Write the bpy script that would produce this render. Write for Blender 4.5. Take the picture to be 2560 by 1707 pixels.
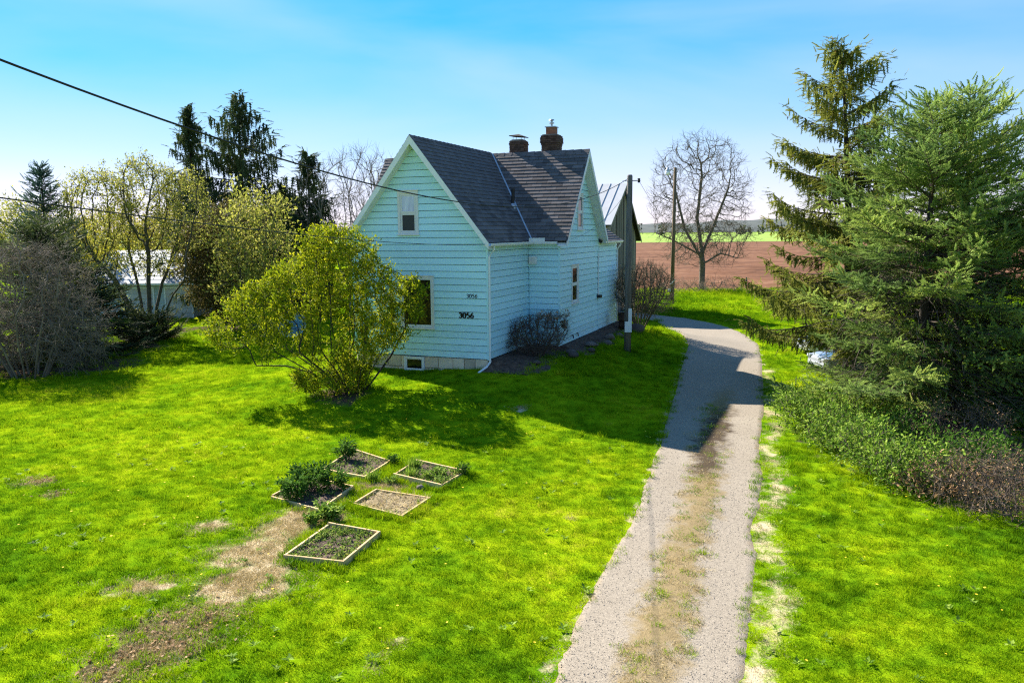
import bpy, math, random
import numpy as np
from mathutils import Vector, Matrix

scene = bpy.context.scene
for _o in list(bpy.data.objects):
    bpy.data.objects.remove(_o)

# ------------------------------------------------------------------ camera
LENS_PX, PITCH, ROLL, CAM_H = 1992.1, 0.13779, -0.00858, 5.1127      # for a 2560 px wide picture
_fw = Vector((0, math.cos(PITCH), -math.sin(PITCH)))
_r0 = Vector((1, 0, 0)); _u0 = _r0.cross(_fw)
_rt = math.cos(ROLL) * _r0 + math.sin(ROLL) * _u0
_up = -math.sin(ROLL) * _r0 + math.cos(ROLL) * _u0
cd = bpy.data.cameras.new('camera'); cam = bpy.data.objects.new('camera', cd)
scene.collection.objects.link(cam)
cd.sensor_width = 36.0; cd.lens = LENS_PX / 2560 * 36.0
cd.clip_start = 0.1; cd.clip_end = 9000
_m = Matrix.Identity(4)
for i in range(3):
    _m[i][0] = _rt[i]; _m[i][1] = _up[i]; _m[i][2] = -_fw[i]
_m[2][3] = CAM_H
cam.matrix_world = _m
scene.camera = cam

# ------------------------------------------------------------------ sky and sun
SUN_AZ, SUN_EL = -43.0, 36.5            # degrees, azimuth clockwise from +Y (the viewing direction)
world = bpy.data.worlds.new('World'); scene.world = world; world.use_nodes = True
wn = world.node_tree; wn.nodes.clear()
_sky = wn.nodes.new('ShaderNodeTexSky'); _sky.sky_type = 'NISHITA'; _sky.sun_disc = False
_sky.sun_elevation = math.radians(SUN_EL); _sky.sun_rotation = math.radians(SUN_AZ)
_sky.air_density = 1.0; _sky.dust_density = 0.0; _sky.ozone_density = 6.0; _sky.altitude = 200
_bg = wn.nodes.new('ShaderNodeBackground'); _bg.inputs['Strength'].default_value = 0.106
_wo = wn.nodes.new('ShaderNodeOutputWorld')
_tc = wn.nodes.new('ShaderNodeTexCoord')
_mp = wn.nodes.new('ShaderNodeMapping'); _mp.inputs['Scale'].default_value = (1.0, 0.8, 4.2); _mp.inputs['Rotation'].default_value = (0.12, 0.22, 0.35)
_nz = wn.nodes.new('ShaderNodeTexNoise'); _nz.inputs['Scale'].default_value = 1.7; _nz.inputs['Detail'].default_value = 6; _nz.inputs['Roughness'].default_value = 0.45; _nz.inputs['Distortion'].default_value = 0.5
_cr = wn.nodes.new('ShaderNodeValToRGB'); _cr.color_ramp.elements[0].position = 0.38; _cr.color_ramp.elements[1].position = 0.82
_cr.color_ramp.elements[1].color = (0.5, 0.5, 0.5, 1)
_hs = wn.nodes.new('ShaderNodeHueSaturation'); _hs.inputs['Saturation'].default_value = 1.38
_mx = wn.nodes.new('ShaderNodeMix'); _mx.data_type = 'RGBA'; _mx.inputs[7].default_value = (2.2, 2.4, 2.95, 1)
L = wn.links.new
L(_tc.outputs['Generated'], _mp.inputs['Vector']); L(_mp.outputs['Vector'], _nz.inputs['Vector'])
L(_nz.outputs['Fac'], _cr.inputs['Fac']); L(_cr.outputs['Color'], _mx.inputs[0])
_k = 6.0                                     # soft shoulder: keeps the bright band at the horizon from burning out
_n1 = wn.nodes.new('ShaderNodeVectorMath'); _n1.operation = 'SCALE'; _n1.inputs['Scale'].default_value = 1.0 / _k
_n2 = wn.nodes.new('ShaderNodeVectorMath'); _n2.operation = 'ADD'; _n2.inputs[1].default_value = (1, 1, 1)
_n3 = wn.nodes.new('ShaderNodeVectorMath'); _n3.operation = 'DIVIDE'
L(_sky.outputs['Color'], _hs.inputs['Color']); L(_hs.outputs['Color'], _n1.inputs[0]); L(_n1.outputs[0], _n2.inputs[0])
L(_hs.outputs['Color'], _n3.inputs[0]); L(_n2.outputs[0], _n3.inputs[1]); 
_n4 = wn.nodes.new('ShaderNodeVectorMath'); _n4.operation = 'MULTIPLY'; _n4.inputs[1].default_value = (0.92, 0.785, 0.93)
L(_n3.outputs[0], _n4.inputs[0]); L(_n4.outputs[0], _mx.inputs[6])
L(_mx.outputs[2], _bg.inputs['Color']); L(_bg.outputs['Background'], _wo.inputs['Surface'])
sd = bpy.data.lights.new('sun', 'SUN'); sun = bpy.data.objects.new('sun', sd); scene.collection.objects.link(sun)
sd.energy = 3.7; sd.angle = math.radians(0.53); sd.color = (1.0, 0.95, 0.86)
_a, _e = math.radians(SUN_AZ), math.radians(SUN_EL)
SUNV = Vector((math.sin(_a) * math.cos(_e), math.cos(_a) * math.cos(_e), math.sin(_e)))
sun.rotation_euler = SUNV.to_track_quat('Z', 'Y').to_euler()
sun.location = (0, 0, 60)
vs = scene.view_settings
vs.view_transform = 'Standard'; vs.look = 'None'; vs.gamma = 1.0; vs.use_curve_mapping = False
vs.exposure = 1.92
scene.render.engine = 'CYCLES'
scene.cycles.use_denoising = False
scene.cycles.use_adaptive_sampling = False
scene.cycles.filter_width = 1.2
scene.cycles.sample_clamp_indirect = 6.0
scene.cycles.max_bounces = 6; scene.cycles.diffuse_bounces = 3; scene.cycles.transmission_bounces = 3
scene.cycles.glossy_bounces = 2; scene.cycles.caustics_reflective = False; scene.cycles.caustics_refractive = False

# ------------------------------------------------------------------ helpers
rng = np.random.default_rng(7)
PI = math.pi
COL = scene.collection


def props(o, label=None, cat=None, group=None, kind=None):
    if label: o['label'] = label
    if cat: o['category'] = cat
    if group: o['group'] = group
    if kind: o['kind'] = kind
    return o


def empty(name, loc=(0, 0, 0), rz=0.0, label=None, cat=None, group=None):
    o = bpy.data.objects.new(name, None); COL.objects.link(o)
    o.location = loc; o.rotation_euler = (0, 0, rz); o.empty_display_size = 0.2
    return props(o, label, cat, group)


def obj(name, me, mat=None, parent=None):
    if mat is not None and not me.materials:
        me.materials.append(mat)
    o = bpy.data.objects.new(name, me); COL.objects.link(o)
    if parent is not None: o.parent = parent
    return o


def mesh_np(name, V, F, smooth=False, **attrs):
    """numpy mesh: V (n,3), F (m,k) one face size"""
    V = np.ascontiguousarray(V, dtype=np.float32); F = np.ascontiguousarray(F, dtype=np.int32)
    me = bpy.data.meshes.new(name)
    k = F.shape[1]
    me.vertices.add(len(V)); me.vertices.foreach_set('co', V.ravel())
    me.loops.add(F.size); me.loops.foreach_set('vertex_index', F.ravel())
    me.polygons.add(len(F)); me.polygons.foreach_set('loop_start', np.arange(0, F.size, k, dtype=np.int32))
    if smooth: me.polygons.foreach_set('use_smooth', np.ones(len(F), dtype=bool))
    for nme, a in attrs.items():
        a = np.ascontiguousarray(a, dtype=np.float32)
        if a.ndim == 1:
            me.attributes.new(nme, 'FLOAT', 'POINT').data.foreach_set('value', a)
        else:
            me.attributes.new(nme, 'FLOAT_VECTOR', 'POINT').data.foreach_set('vector', a.ravel())
    me.update(calc_edges=True)
    return me


class MB:
    """collects boxes, prisms, tubes ... into one mesh"""
    def __init__(s): s.v = []; s.f = []
    def add(s, v, f):
        n = len(s.v); s.v += [tuple(p) for p in v]; s.f += [tuple(i + n for i in q) for q in f]; return s
    def box(s, x0, x1, y0, y1, z0, z1):
        return s.add([(x0, y0, z0), (x1, y0, z0), (x1, y1, z0), (x0, y1, z0), (x0, y0, z1), (x1, y0, z1), (x1, y1, z1), (x0, y1, z1)],
                     [(0, 3, 2, 1), (4, 5, 6, 7), (0, 1, 5, 4), (1, 2, 6, 5), (2, 3, 7, 6), (3, 0, 4, 7)])
    def hexa(s, v8):
        return s.add(v8, [(0, 3, 2, 1), (4, 5, 6, 7), (0, 1, 5, 4), (1, 2, 6, 5), (2, 3, 7, 6), (3, 0, 4, 7)])
    def prism(s, poly, d):
        """polygon of 3d points pushed along vector d"""
        n = len(poly); d = Vector(d)
        v = [Vector(p) for p in poly]; v += [p + d for p in v]
        f = [tuple(range(n))[::-1], tuple(range(n, 2 * n))] + [(i, (i + 1) % n, n + (i + 1) % n, n + i) for i in range(n)]
        return s.add(v, f)
    def tube(s, pts, rad, sides=8, cap=True):
        pts = [Vector(p) for p in pts]; n = len(pts)
        if not hasattr(rad, '__len__'): rad = [rad] * n
        v = []; f = []
        for i, p in enumerate(pts):
            t = (pts[min(i + 1, n - 1)] - pts[max(i - 1, 0)]).normalized()
            a = t.orthogonal() if abs(t.z) > 0.9 else t.cross(Vector((0, 0, 1)))
            a.normalize(); b = t.cross(a)
            for k in range(sides):
                w = 2 * PI * k / sides
                v.append(p + (a * math.cos(w) + b * math.sin(w)) * rad[i])
        for i in range(n - 1):
            for k in range(sides):
                f.append((i * sides + k, i * sides + (k + 1) % sides, (i + 1) * sides + (k + 1) % sides, (i + 1) * sides + k))
        if cap:
            f.append(tuple(range(sides))[::-1]); f.append(tuple((n - 1) * sides + k for k in range(sides)))
        return s.add(v, f)
    def lathe(s, prof, c=(0, 0, 0), sides=16):
        v = []; f = []
        for r, z in prof:
            for k in range(sides):
                a = 2 * PI * k / sides
                v.append((c[0] + r * math.cos(a), c[1] + r * math.sin(a), c[2] + z))
        for i in range(len(prof) - 1):
            for k in range(sides):
                f.append((i * sides + k, i * sides + (k + 1) % sides, (i + 1) * sides + (k + 1) % sides, (i + 1) * sides + k))
        f.append(tuple(range(sides))[::-1]); f.append(tuple((len(prof) - 1) * sides + k for k in range(sides)))
        return s.add(v, f)
    def mesh(s, name, smooth=False):
        me = bpy.data.meshes.new(name); me.from_pydata(s.v, [], s.f); me.update()
        import bmesh
        bm = bmesh.new(); bm.from_mesh(me); bmesh.ops.recalc_face_normals(bm, faces=bm.faces); bm.to_mesh(me); bm.free()
        if smooth:
            for p in me.polygons: p.use_smooth = True
        return me
    def build(s, name, mat, parent=None, smooth=False, bevel=0.0):
        o = obj(name, s.mesh(name, smooth), mat, parent)
        if bevel:
            b = o.modifiers.new('bevel', 'BEVEL'); b.width = bevel; b.segments = 2; b.limit_method = 'ANGLE'
        return o


def segs_mesh(name, P0, P1, R0, R1, sides=4):
    """many tapered straight pieces at once"""
    P0, P1 = np.asarray(P0, float), np.asarray(P1, float); R0, R1 = np.asarray(R0, float), np.asarray(R1, float)
    d = P1 - P0; l = np.linalg.norm(d, axis=1, keepdims=True) + 1e-9; d = d / l
    ref = np.where(np.abs(d[:, 2:3]) > 0.9, np.array([[1.0, 0, 0]]), np.array([[0, 0, 1.0]]))
    a = np.cross(d, ref); a /= np.linalg.norm(a, axis=1, keepdims=True) + 1e-9; b = np.cross(d, a)
    n = len(P0); ang = np.arange(sides) * 2 * PI / sides
    ring = a[:, None, :] * np.cos(ang)[None, :, None] + b[:, None, :] * np.sin(ang)[None, :, None]
    v0 = P0[:, None, :] + ring * R0[:, None, None]; v1 = P1[:, None, :] + ring * R1[:, None, None]
    V = np.concatenate([v0, v1], 1).reshape(-1, 3)
    k = np.arange(sides); k2 = (k + 1) % sides
    q = np.stack([k, k2, k2 + sides, k + sides], 1)
    F = (np.arange(n)[:, None, None] * (2 * sides) + q[None]).reshape(-1, 4)
    return mesh_np(name, V, F, smooth=True)


def frames(D, up=None, roll=None):
    """rotation matrices whose x axis is D"""
    D = D / (np.linalg.norm(D, axis=1, keepdims=True) + 1e-9)
    if up is None:
        up = np.zeros_like(D); up[:, 2] = 1
    Y = np.cross(up, D); nn = np.linalg.norm(Y, axis=1, keepdims=True)
    Y = np.where(nn < 1e-3, np.array([[1.0, 0, 0]]), Y / (nn + 1e-9)); Z = np.cross(D, Y)
    if roll is not None:
        c, s_ = np.cos(roll)[:, None], np.sin(roll)[:, None]
        Y, Z = Y * c + Z * s_, Z * c - Y * s_
    return np.stack([D, Y, Z], 2)


def cloud(name, tv, tf, P, R, S, tint=None, tt=None):
    """template (tv, tf) copied to N places, realised in one mesh"""
    n = len(P); S = np.asarray(S, float).reshape(n, 1, -1)
    V = np.einsum('nij,kj->nki', R, tv) * S + P[:, None, :]
    F = tf[None] + (np.arange(n) * len(tv))[:, None, None]
    at = {}
    if tint is not None:
        tn = np.repeat(tint[:, None], len(tv), 1)
        if tt is not None: tn = tn + tt[None]
        at['tint'] = tn.ravel()
    return mesh_np(name, V.reshape(-1, 3), F.reshape(-1, tf.shape[1]), **at)


# ---- the place: pixel -> ground (pixels of a 2352 px wide picture), only used to find real positions
FD = LENS_PX * 2352 / 2560
TH = 0.3802
HU = np.array([math.cos(TH), -math.sin(TH), 0]); HV = np.array([math.sin(TH), math.cos(TH), 0])
HC = np.array([-0.8892, 29.7359, 0.0])
WF, D1, PJ, D2, D3, HE, HF, HR, OHG, OHE = 5.8374, 4.3524, 1.365, 5.906, 3.75, 4.987, 8.657, 8.608, 0.436, 0.2416
UL = -8.05                                    # left end of the cross wing
DROP = 0.95


def smooth(t): t = np.clip(t, 0, 1); return t * t * (3 - 2 * t)


def gz(x, y):
    """height of the ground: the house stands on a low rise"""
    x = np.asarray(x, float); y = np.asarray(y, float)
    du = (x - HC[0]) * HU[0] + (y - HC[1]) * HU[1]; dw = (x - HC[0]) * HV[0] + (y - HC[1]) * HV[1]
    a = np.maximum(np.maximum(UL + 1.5 - du, du - PJ), 0); b = np.maximum(np.maximum(-dw, dw - 14.0), 0)
    s = smooth((np.hypot(a, b) - 0.2) / 7.0)
    und = 0.05 * np.sin(0.33 * x + 1.0) * np.sin(0.29 * y + 0.4) + 0.022 * np.sin(1.1 * x + 0.6 * y) * np.sin(0.9 * y - 0.5 * x)
    far = smooth((np.hypot(x, y) - 60) / 40)
    return -DROP * s + und * s * (1 - far) - (0.10 + 0.20 * smooth((-du - 0.3) / 3.0)) * (1 - s) * smooth((0.5 - dw) / 0.6)


def ray(px, py):
    d = np.array(_fw) + np.array(_rt) * (px - 1176) / FD - np.array(_up) * (py - 784.2) / FD
    return d


def G(px, py):
    d = ray(px, py); o = np.array([0, 0, CAM_H]); z = -0.5
    for _ in range(25):
        t = (z - CAM_H) / d[2]; p = o + d * t; z = 0.5 * z + 0.5 * float(gz(p[0], p[1]))
    t = (z - CAM_H) / d[2]; p = o + d * t
    return Vector((p[0], p[1], float(gz(p[0], p[1]))))


def A(px, py, Y):
    d = ray(px, py); p = np.array([0, 0, CAM_H]) + d * (Y / d[1]); return Vector(p)


def on_ground(x, y, dz=0.0): return Vector((x, y, float(gz(x, y)) + dz))


# ------------------------------------------------------------------ materials
class NT:
    def __init__(s, name):
        s.m = bpy.data.materials.new(name); s.m.use_nodes = True; s.t = s.m.node_tree; s.t.nodes.clear()
        s.out = s.t.nodes.new('ShaderNodeOutputMaterial')
    def n(s, typ, ins=None, **kw):
        nd = s.t.nodes.new('ShaderNode' + typ)
        for k, v in kw.items(): setattr(nd, k, v)
        for k, v in (ins or {}).items():
            sk = nd.inputs[k]
            if isinstance(v, bpy.types.NodeSocket): s.t.links.new(v, sk)
            else: sk.default_value = (tuple(v) + (1,)) if (isinstance(v, tuple) and len(v) == 3 and sk.type == 'RGBA') else v
        return nd
    def pos(s): return s.n('NewGeometry').outputs['Position']
    def objc(s): return s.n('TexCoord').outputs['Object']
    def noise(s, vec, scale, detail=3.0, rough=0.55, dist=0.0):
        return s.n('TexNoise', {'Vector': vec, 'Scale': scale, 'Detail': detail, 'Roughness': rough, 'Distortion': dist}).outputs['Fac']
    def scale(s, vec, sc): return s.n('Mapping', {'Vector': vec, 'Scale': sc}).outputs['Vector']
    def ramp(s, fac, stops):
        r = s.n('ValToRGB', {'Fac': fac}); e = r.color_ramp.elements
        while len(e) < len(stops): e.new(0.5)
        for el, (p, c) in zip(e, stops):
            el.position = p; el.color = (c, c, c, 1) if not hasattr(c, '__len__') else tuple(c) + (1,)
        return r.outputs['Color']
    def mix(s, fac, a, b, mode='MIX'):
        nd = s.n('Mix', data_type='RGBA', blend_type=mode)
        for i, v in ((0, fac), (6, a), (7, b)):
            if isinstance(v, bpy.types.NodeSocket): s.t.links.new(v, nd.inputs[i])
            else: nd.inputs[i].default_value = v if i == 0 else tuple(v) + (1,)
        return nd.outputs[2]
    def math(s, op, a, b=0.0, clamp=False):
        nd = s.n('Math', operation=op, use_clamp=clamp)
        for i, v in ((0, a), (1, b)):
            if isinstance(v, bpy.types.NodeSocket): s.t.links.new(v, nd.inputs[i])
            else: nd.inputs[i].default_value = v
        return nd.outputs[0]
    def attr(s, name, out='Fac'): return s.n('Attribute', attribute_name=name).outputs[out]
    def bump(s, h, strength=0.4, dist=0.02): return s.n('Bump', {'Height': h, 'Strength': strength, 'Distance': dist}).outputs['Normal']
    def pbr(s, col, rough=0.8, normal=None, metallic=0.0, spec=0.3, coat=0.0):
        ins = {'Base Color': col, 'Roughness': rough, 'Metallic': metallic, 'Specular IOR Level': spec, 'Coat Weight': coat}
        if normal is not None: ins['Normal'] = normal
        b = s.n('BsdfPrincipled', ins)
        s.t.links.new(b.outputs['BSDF'], s.out.inputs['Surface']); return s.m
    def leaf(s, col, trans=0.35, rough=0.7, spec=0.12):
        b = s.n('BsdfPrincipled', {'Base Color': col, 'Roughness': rough, 'Specular IOR Level': spec})
        t = s.n('BsdfTranslucent', {'Color': col})
        mx = s.n('MixShader', {0: trans}); s.t.links.new(b.outputs[0], mx.inputs[1]); s.t.links.new(t.outputs[0], mx.inputs[2])
        s.t.links.new(mx.outputs[0], s.out.inputs['Surface']); return s.m


def noisy(name, c1, c2, scale=4.0, rough=0.8, bump=0.0, c3=None, stretch=None, metallic=0.0, spec=0.3, coat=0.0, fine=None, bd=0.02):
    t = NT(name); v = t.pos()
    if stretch: v = t.scale(v, stretch)
    f = t.noise(v, scale, 6, 0.62)
    st = [(0.3, c1), (0.7, c2)] if c3 is None else [(0.28, c1), (0.5, c2), (0.72, c3)]
    col = t.ramp(f, st)
    if fine:
        g = t.ramp(t.noise(v, fine, 3), [(0.3, 0.72), (0.7, 1.15)]); col = t.mix(1.0, col, g, 'MULTIPLY')
    nm = t.bump(t.noise(v, fine or scale * 4, 5), bump, bd) if bump else None
    return t.pbr(col, rough, nm, metallic, spec, coat)


def piece(name, c1, c2, rough=0.8, scale=6.0, bump=0.2, var=0.35, spec=0.3, stretch=None, local=True):
    """material of alike pieces: each object gets its own shade"""
    t = NT(name); r = t.n('ObjectInfo').outputs['Random']; v = t.pos()
    if stretch: v = t.scale(v, stretch)
    f = t.noise(v, scale, 6, 0.6)
    col = t.mix(f, c1, c2)
    k = t.n('MapRange', {'Value': r, 'From Min': 0.0, 'From Max': 1.0, 'To Min': 1 - var, 'To Max': 1 + var * 0.6}).outputs[0]
    hv = t.n('HueSaturation', {'Color': col, 'Value': k})
    return t.pbr(hv.outputs[0], rough, t.bump(t.noise(v, scale * 5, 4), bump, 0.01) if bump else None, spec=spec)


def foliage(name, cols, trans=0.35, scale=0.6, rough=0.7, spec=0.10):
    """leaf colours spread over a random tint per leaf and a slow drift through the crown"""
    t = NT(name); v = t.pos()
    f = t.math('ADD', t.math('MULTIPLY', t.attr('tint'), 0.65), t.math('MULTIPLY', t.noise(v, scale, 3), 0.35))
    n = len(cols)
    return t.leaf(t.ramp(f, [(0.15 + 0.7 * i / (n - 1), c) for i, c in enumerate(cols)]), trans, rough, spec)


GRASS = [(0.032, 0.095, 0.004), (0.098, 0.215, 0.004), (0.205, 0.330, 0.005), (0.330, 0.425, 0.006), (0.440, 0.420, 0.035)]


def grass_colour(t, pos, blade=None):
    a = t.noise(pos, 0.11, 2); b = t.noise(pos, 0.55, 4, 0.6); c = t.noise(pos, 2.6, 4, 0.6)
    f = t.math('ADD', t.math('ADD', t.math('MULTIPLY', a, 0.34), t.math('MULTIPLY', b, 0.36)), t.math('MULTIPLY', c, 0.30))
    f = t.math('ADD', t.math('MULTIPLY', t.math('SUBTRACT', f, 0.5), 3.0), 0.50)
    if blade is not None: f = t.math('ADD', f, t.math('MULTIPLY', t.math('SUBTRACT', blade, 0.5), 0.45))
    return t.ramp(f, [(0.0, GRASS[0]), (0.25, GRASS[1]), (0.5, GRASS[2]), (0.75, GRASS[3]), (1.0, GRASS[4])])


M = {}
# lawn with straw and bare soil patches (attributes carry where they lie)
t = NT('lawn_grass'); p = t.pos()
gc = grass_colour(t, p)
fine = t.ramp(t.noise(p, 38, 4, 0.7), [(0.3, 0.45), (0.7, 1.2)])
gc = t.mix(1.0, gc, fine, 'MULTIPLY')
straw = t.mix(t.noise(p, 14, 5, 0.7), (0.36, 0.27, 0.14), (0.68, 0.56, 0.37))
soil = t.mix(t.noise(p, 9, 6, 0.75), (0.022, 0.016, 0.012), (0.16, 0.115, 0.075))
nz = t.math('SUBTRACT', t.noise(p, 2.3, 6, 0.72), 0.5)
ms = t.n('MapRange', {'Value': t.math('ADD', t.attr('straw'), t.math('MULTIPLY', nz, 1.5)), 'From Min': 0.32, 'From Max': 0.62}).outputs[0]
md = t.n('MapRange', {'Value': t.math('ADD', t.attr('soil'), t.math('MULTIPLY', nz, 1.5)), 'From Min': 0.34, 'From Max': 0.60}).outputs[0]
col = t.mix(md, t.mix(ms, gc, straw), soil)
M['lawn'] = t.pbr(col, 0.95, t.bump(t.noise(p, 30, 4, 0.7), 0.7, 0.04), spec=0.0)

t = NT('grass_blade'); p = t.pos()
M['blade'] = t.leaf(grass_colour(t, p, t.attr('tint')), 0.45, 0.9, 0.0)
t = NT('dry_blade'); p = t.pos()
M['dry_blade'] = t.leaf(t.ramp(t.math('ADD', t.math('MULTIPLY', t.attr('tint'), 0.6), t.math('MULTIPLY', t.noise(p, 1.5, 3), 0.4)),
                               [(0.2, (0.27, 0.20, 0.06)), (0.5, (0.52, 0.40, 0.18)), (0.8, (0.74, 0.62, 0.38))]), 0.3, 0.9, 0.04)

# gravel drive: attribute 'across' 0..1 over the width, 'along' in metres
t = NT('gravel'); p = t.pos(); ac = t.attr('across')
st = t.n('TexVoronoi', {'Vector': p, 'Scale': 48.0, 'Randomness': 1.0}); stc = t.n('SeparateColor', {'Color': st.outputs['Color']}).outputs[0]
base = t.mix(t.noise(p, 0.5, 4), (0.265, 0.216, 0.158), (0.348, 0.293, 0.224))
base = t.mix(1.0, base, t.ramp(stc, [(0.0, 0.72), (0.35, 0.95), (0.8, 1.04), (1.0, 1.25)]), 'MULTIPLY')
base = t.mix(1.0, base, t.ramp(t.noise(p, 90, 3, 0.7), [(0.25, 0.72), (0.75, 1.15)]), 'MULTIPLY')
mid = t.math('SUBTRACT', 1.0, t.math('MULTIPLY', t.math('ABSOLUTE', t.math('SUBTRACT', ac, 0.50)), 4.2))
mid = t.n('MapRange', {'Value': t.math('ADD', mid, t.math('MULTIPLY', t.math('SUBTRACT', t.noise(p, 1.9, 6, 0.72), 0.5), 2.4)), 'From Min': 0.2, 'From Max': 0.75}).outputs[0]
dirt = t.mix(t.noise(p, 11, 5, 0.7), (0.12, 0.085, 0.04), (0.34, 0.25, 0.12))
md = t.math('MULTIPLY', mid, t.attr('strip'))
dirt = t.mix(t.attr('mud'), dirt, (0.045, 0.028, 0.018))
col = t.mix(md, base, dirt)
edge = t.n('MapRange', {'Value': t.math('ADD', t.math('MULTIPLY', t.math('ABSOLUTE', t.math('SUBTRACT', ac, 0.5)), 2.0), t.math('MULTIPLY', t.math('SUBTRACT', t.noise(p, 3, 5, 0.7), 0.5), 0.35)), 'From Min': 0.88, 'From Max': 1.0}).outputs[0]
col = t.mix(edge, col, t.mix(t.noise(p, 12, 4), (0.17, 0.12, 0.065), (0.40, 0.30, 0.18)))
M['gravel'] = t.pbr(col, 0.95, t.bump(t.math('ADD', st.outputs['Distance'], t.noise(p, 60, 3)), 0.4, 0.012), spec=0.15)
M['pebble'] = piece('pebble', (0.22, 0.185, 0.15), (0.36, 0.315, 0.26), 0.9, 20, 0)

t = NT('ploughed_soil'); p = t.pos()
row = t.math('ADD', t.math('MULTIPLY', t.noise(t.scale(p, (0.30, 1.0, 1.0)), 0.13, 6, 0.75), 0.65), t.math('MULTIPLY', t.noise(t.scale(p, (0.5, 1.0, 1.0)), 0.7, 4, 0.7), 0.35))
col = t.ramp(row, [(0.36, (0.048, 0.021, 0.011)), (0.5, (0.155, 0.070, 0.035)), (0.64, (0.28, 0.148, 0.080))])
col = t.mix(t.noise(t.scale(p, (0.3, 1, 1)), 0.035, 3), col, t.mix(0.5, col, (0.19, 0.085, 0.045)))
M['field'] = t.pbr(col, 0.95, t.bump(row, 1.0, 0.25), spec=0.1)
M['far_green'] = noisy('far_crop', (0.11, 0.24, 0.02), (0.26, 0.36, 0.04), 0.02, 0.95, c3=(0.16, 0.30, 0.03), stretch=(0.2, 1, 1))
M['far_hill'] = noisy('hill_wood', (0.060, 0.070, 0.066), (0.115, 0.125, 0.105), 0.05, 0.95, fine=0.3)
M['soil'] = noisy('garden_soil', (0.040, 0.024, 0.016), (0.17, 0.105, 0.072), 5, 0.95, 0.8, fine=30, bd=0.05)
M['straw_soil'] = noisy('straw_mulch', (0.09, 0.06, 0.03), (0.42, 0.32, 0.17), 7, 0.95, 0.8, fine=40, bd=0.04)

# house
t = NT('blue_siding'); p = t.pos()
r = t.n('ObjectInfo').outputs['Random']
st_ = t.noise(t.scale(p, (0.6, 0.6, 3.0)), 1.2, 5, 0.6)
col = t.mix(st_, (0.46, 0.755, 0.815), (0.53, 0.81, 0.86))
col = t.mix(t.ramp(t.noise(t.scale(p, (2.5, 2.5, 0.6)), 2.0, 6, 0.7), [(0.55, 0.0), (0.85, 0.5)]), col, (0.38, 0.61, 0.65))
col = t.mix(t.math('MULTIPLY', t.n('MapRange', {'Value': t.n('SeparateXYZ', {'Vector': p}).outputs[2], 'From Min': 1.1, 'From Max': 0.25}).outputs[0], t.ramp(t.noise(p, 3.0, 6, 0.7), [(0.42, 0.0), (0.75, 0.55)])), col, (0.40, 0.45, 0.40))
hv = t.n('HueSaturation', {'Color': col, 'Value': t.n('MapRange', {'Value': r, 'To Min': 0.93, 'To Max': 1.05}).outputs[0]})
M['siding'] = t.pbr(hv.outputs[0], 0.55, t.bump(t.noise(t.scale(p, (1, 1, 8)), 9, 4), 0.06, 0.01), spec=0.35)
M['lap_shade'] = noisy('lap_shade_body', (0.02, 0.035, 0.04), (0.035, 0.05, 0.055), 3, 0.9)  # near-black body; through the lap gaps its colour draws the boards' shadow lines
M['white'] = noisy('white_paint', (0.68, 0.70, 0.70), (0.76, 0.78, 0.78), 1.2, 0.5, c3=(0.72, 0.74, 0.74))
M['soffit'] = noisy('soffit_paint', (0.60, 0.66, 0.66), (0.72, 0.76, 0.76), 2.5, 0.6)
M['trim'] = noisy('window_trim', (0.62, 0.62, 0.60), (0.70, 0.70, 0.68), 2, 0.55)
M['dark'] = noisy('dark_timber_shade', (0.015, 0.013, 0.011), (0.035, 0.03, 0.025), 3, 0.9)
t = NT('window_glass'); M['glass'] = t.pbr((0.006, 0.007, 0.009), 0.04, spec=0.5)
t = NT('curtained_glass'); p = t.pos(); f = t.noise(t.scale(p, (9, 9, 0.8)), 1.2, 3)
M['curtain'] = t.pbr(t.ramp(f, [(0.3, (0.26, 0.33, 0.48)), (0.7, (0.62, 0.70, 0.82))]), 0.25, spec=0.5, coat=0.6)
t = NT('insect_screen'); M['screen'] = t.pbr((0.045, 0.045, 0.047), 0.7)
M['shingle'] = piece('asphalt_shingle', (0.105, 0.088, 0.082), (0.175, 0.155, 0.148), 0.92, 5, 0.5, 0.38, 0.2)
M['shingle_joined'] = noisy('asphalt_shingles', (0.095, 0.080, 0.075), (0.180, 0.160, 0.152), 3.5, 0.92, 0.5, fine=60)
M['deck'] = noisy('roof_felt', (0.02, 0.019, 0.02), (0.04, 0.038, 0.04), 4, 0.95)
M['metal'] = noisy('zinc_flashing', (0.35, 0.37, 0.39), (0.5, 0.52, 0.54), 4, 0.45, metallic=0.5)
M['black'] = noisy('black_paint', (0.010, 0.010, 0.011), (0.02, 0.02, 0.02), 6, 0.4)
M['brick'] = piece('chimney_brick', (0.050, 0.030, 0.024), (0.16, 0.085, 0.060), 0.9, 8, 0.6, 0.5)
M['mortar'] = noisy('mortar', (0.14, 0.12, 0.105), (0.30, 0.27, 0.24), 8, 0.95, 0.5)
M['clay'] = noisy('flue_clay', (0.20, 0.075, 0.045), (0.34, 0.14, 0.085), 5, 0.85, 0.3)
M['stone'] = piece('foundation_stone', (0.48, 0.37, 0.25), (0.78, 0.67, 0.53), 0.95, 3.2, 0.9, 0.30)
M['joint'] = noisy('stone_joint', (0.16, 0.13, 0.10), (0.30, 0.26, 0.21), 6, 0.95, 0.5)
M['rock'] = piece('field_stone', (0.07, 0.052, 0.044), (0.20, 0.15, 0.125), 0.9, 4, 0.8, 0.4)
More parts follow.
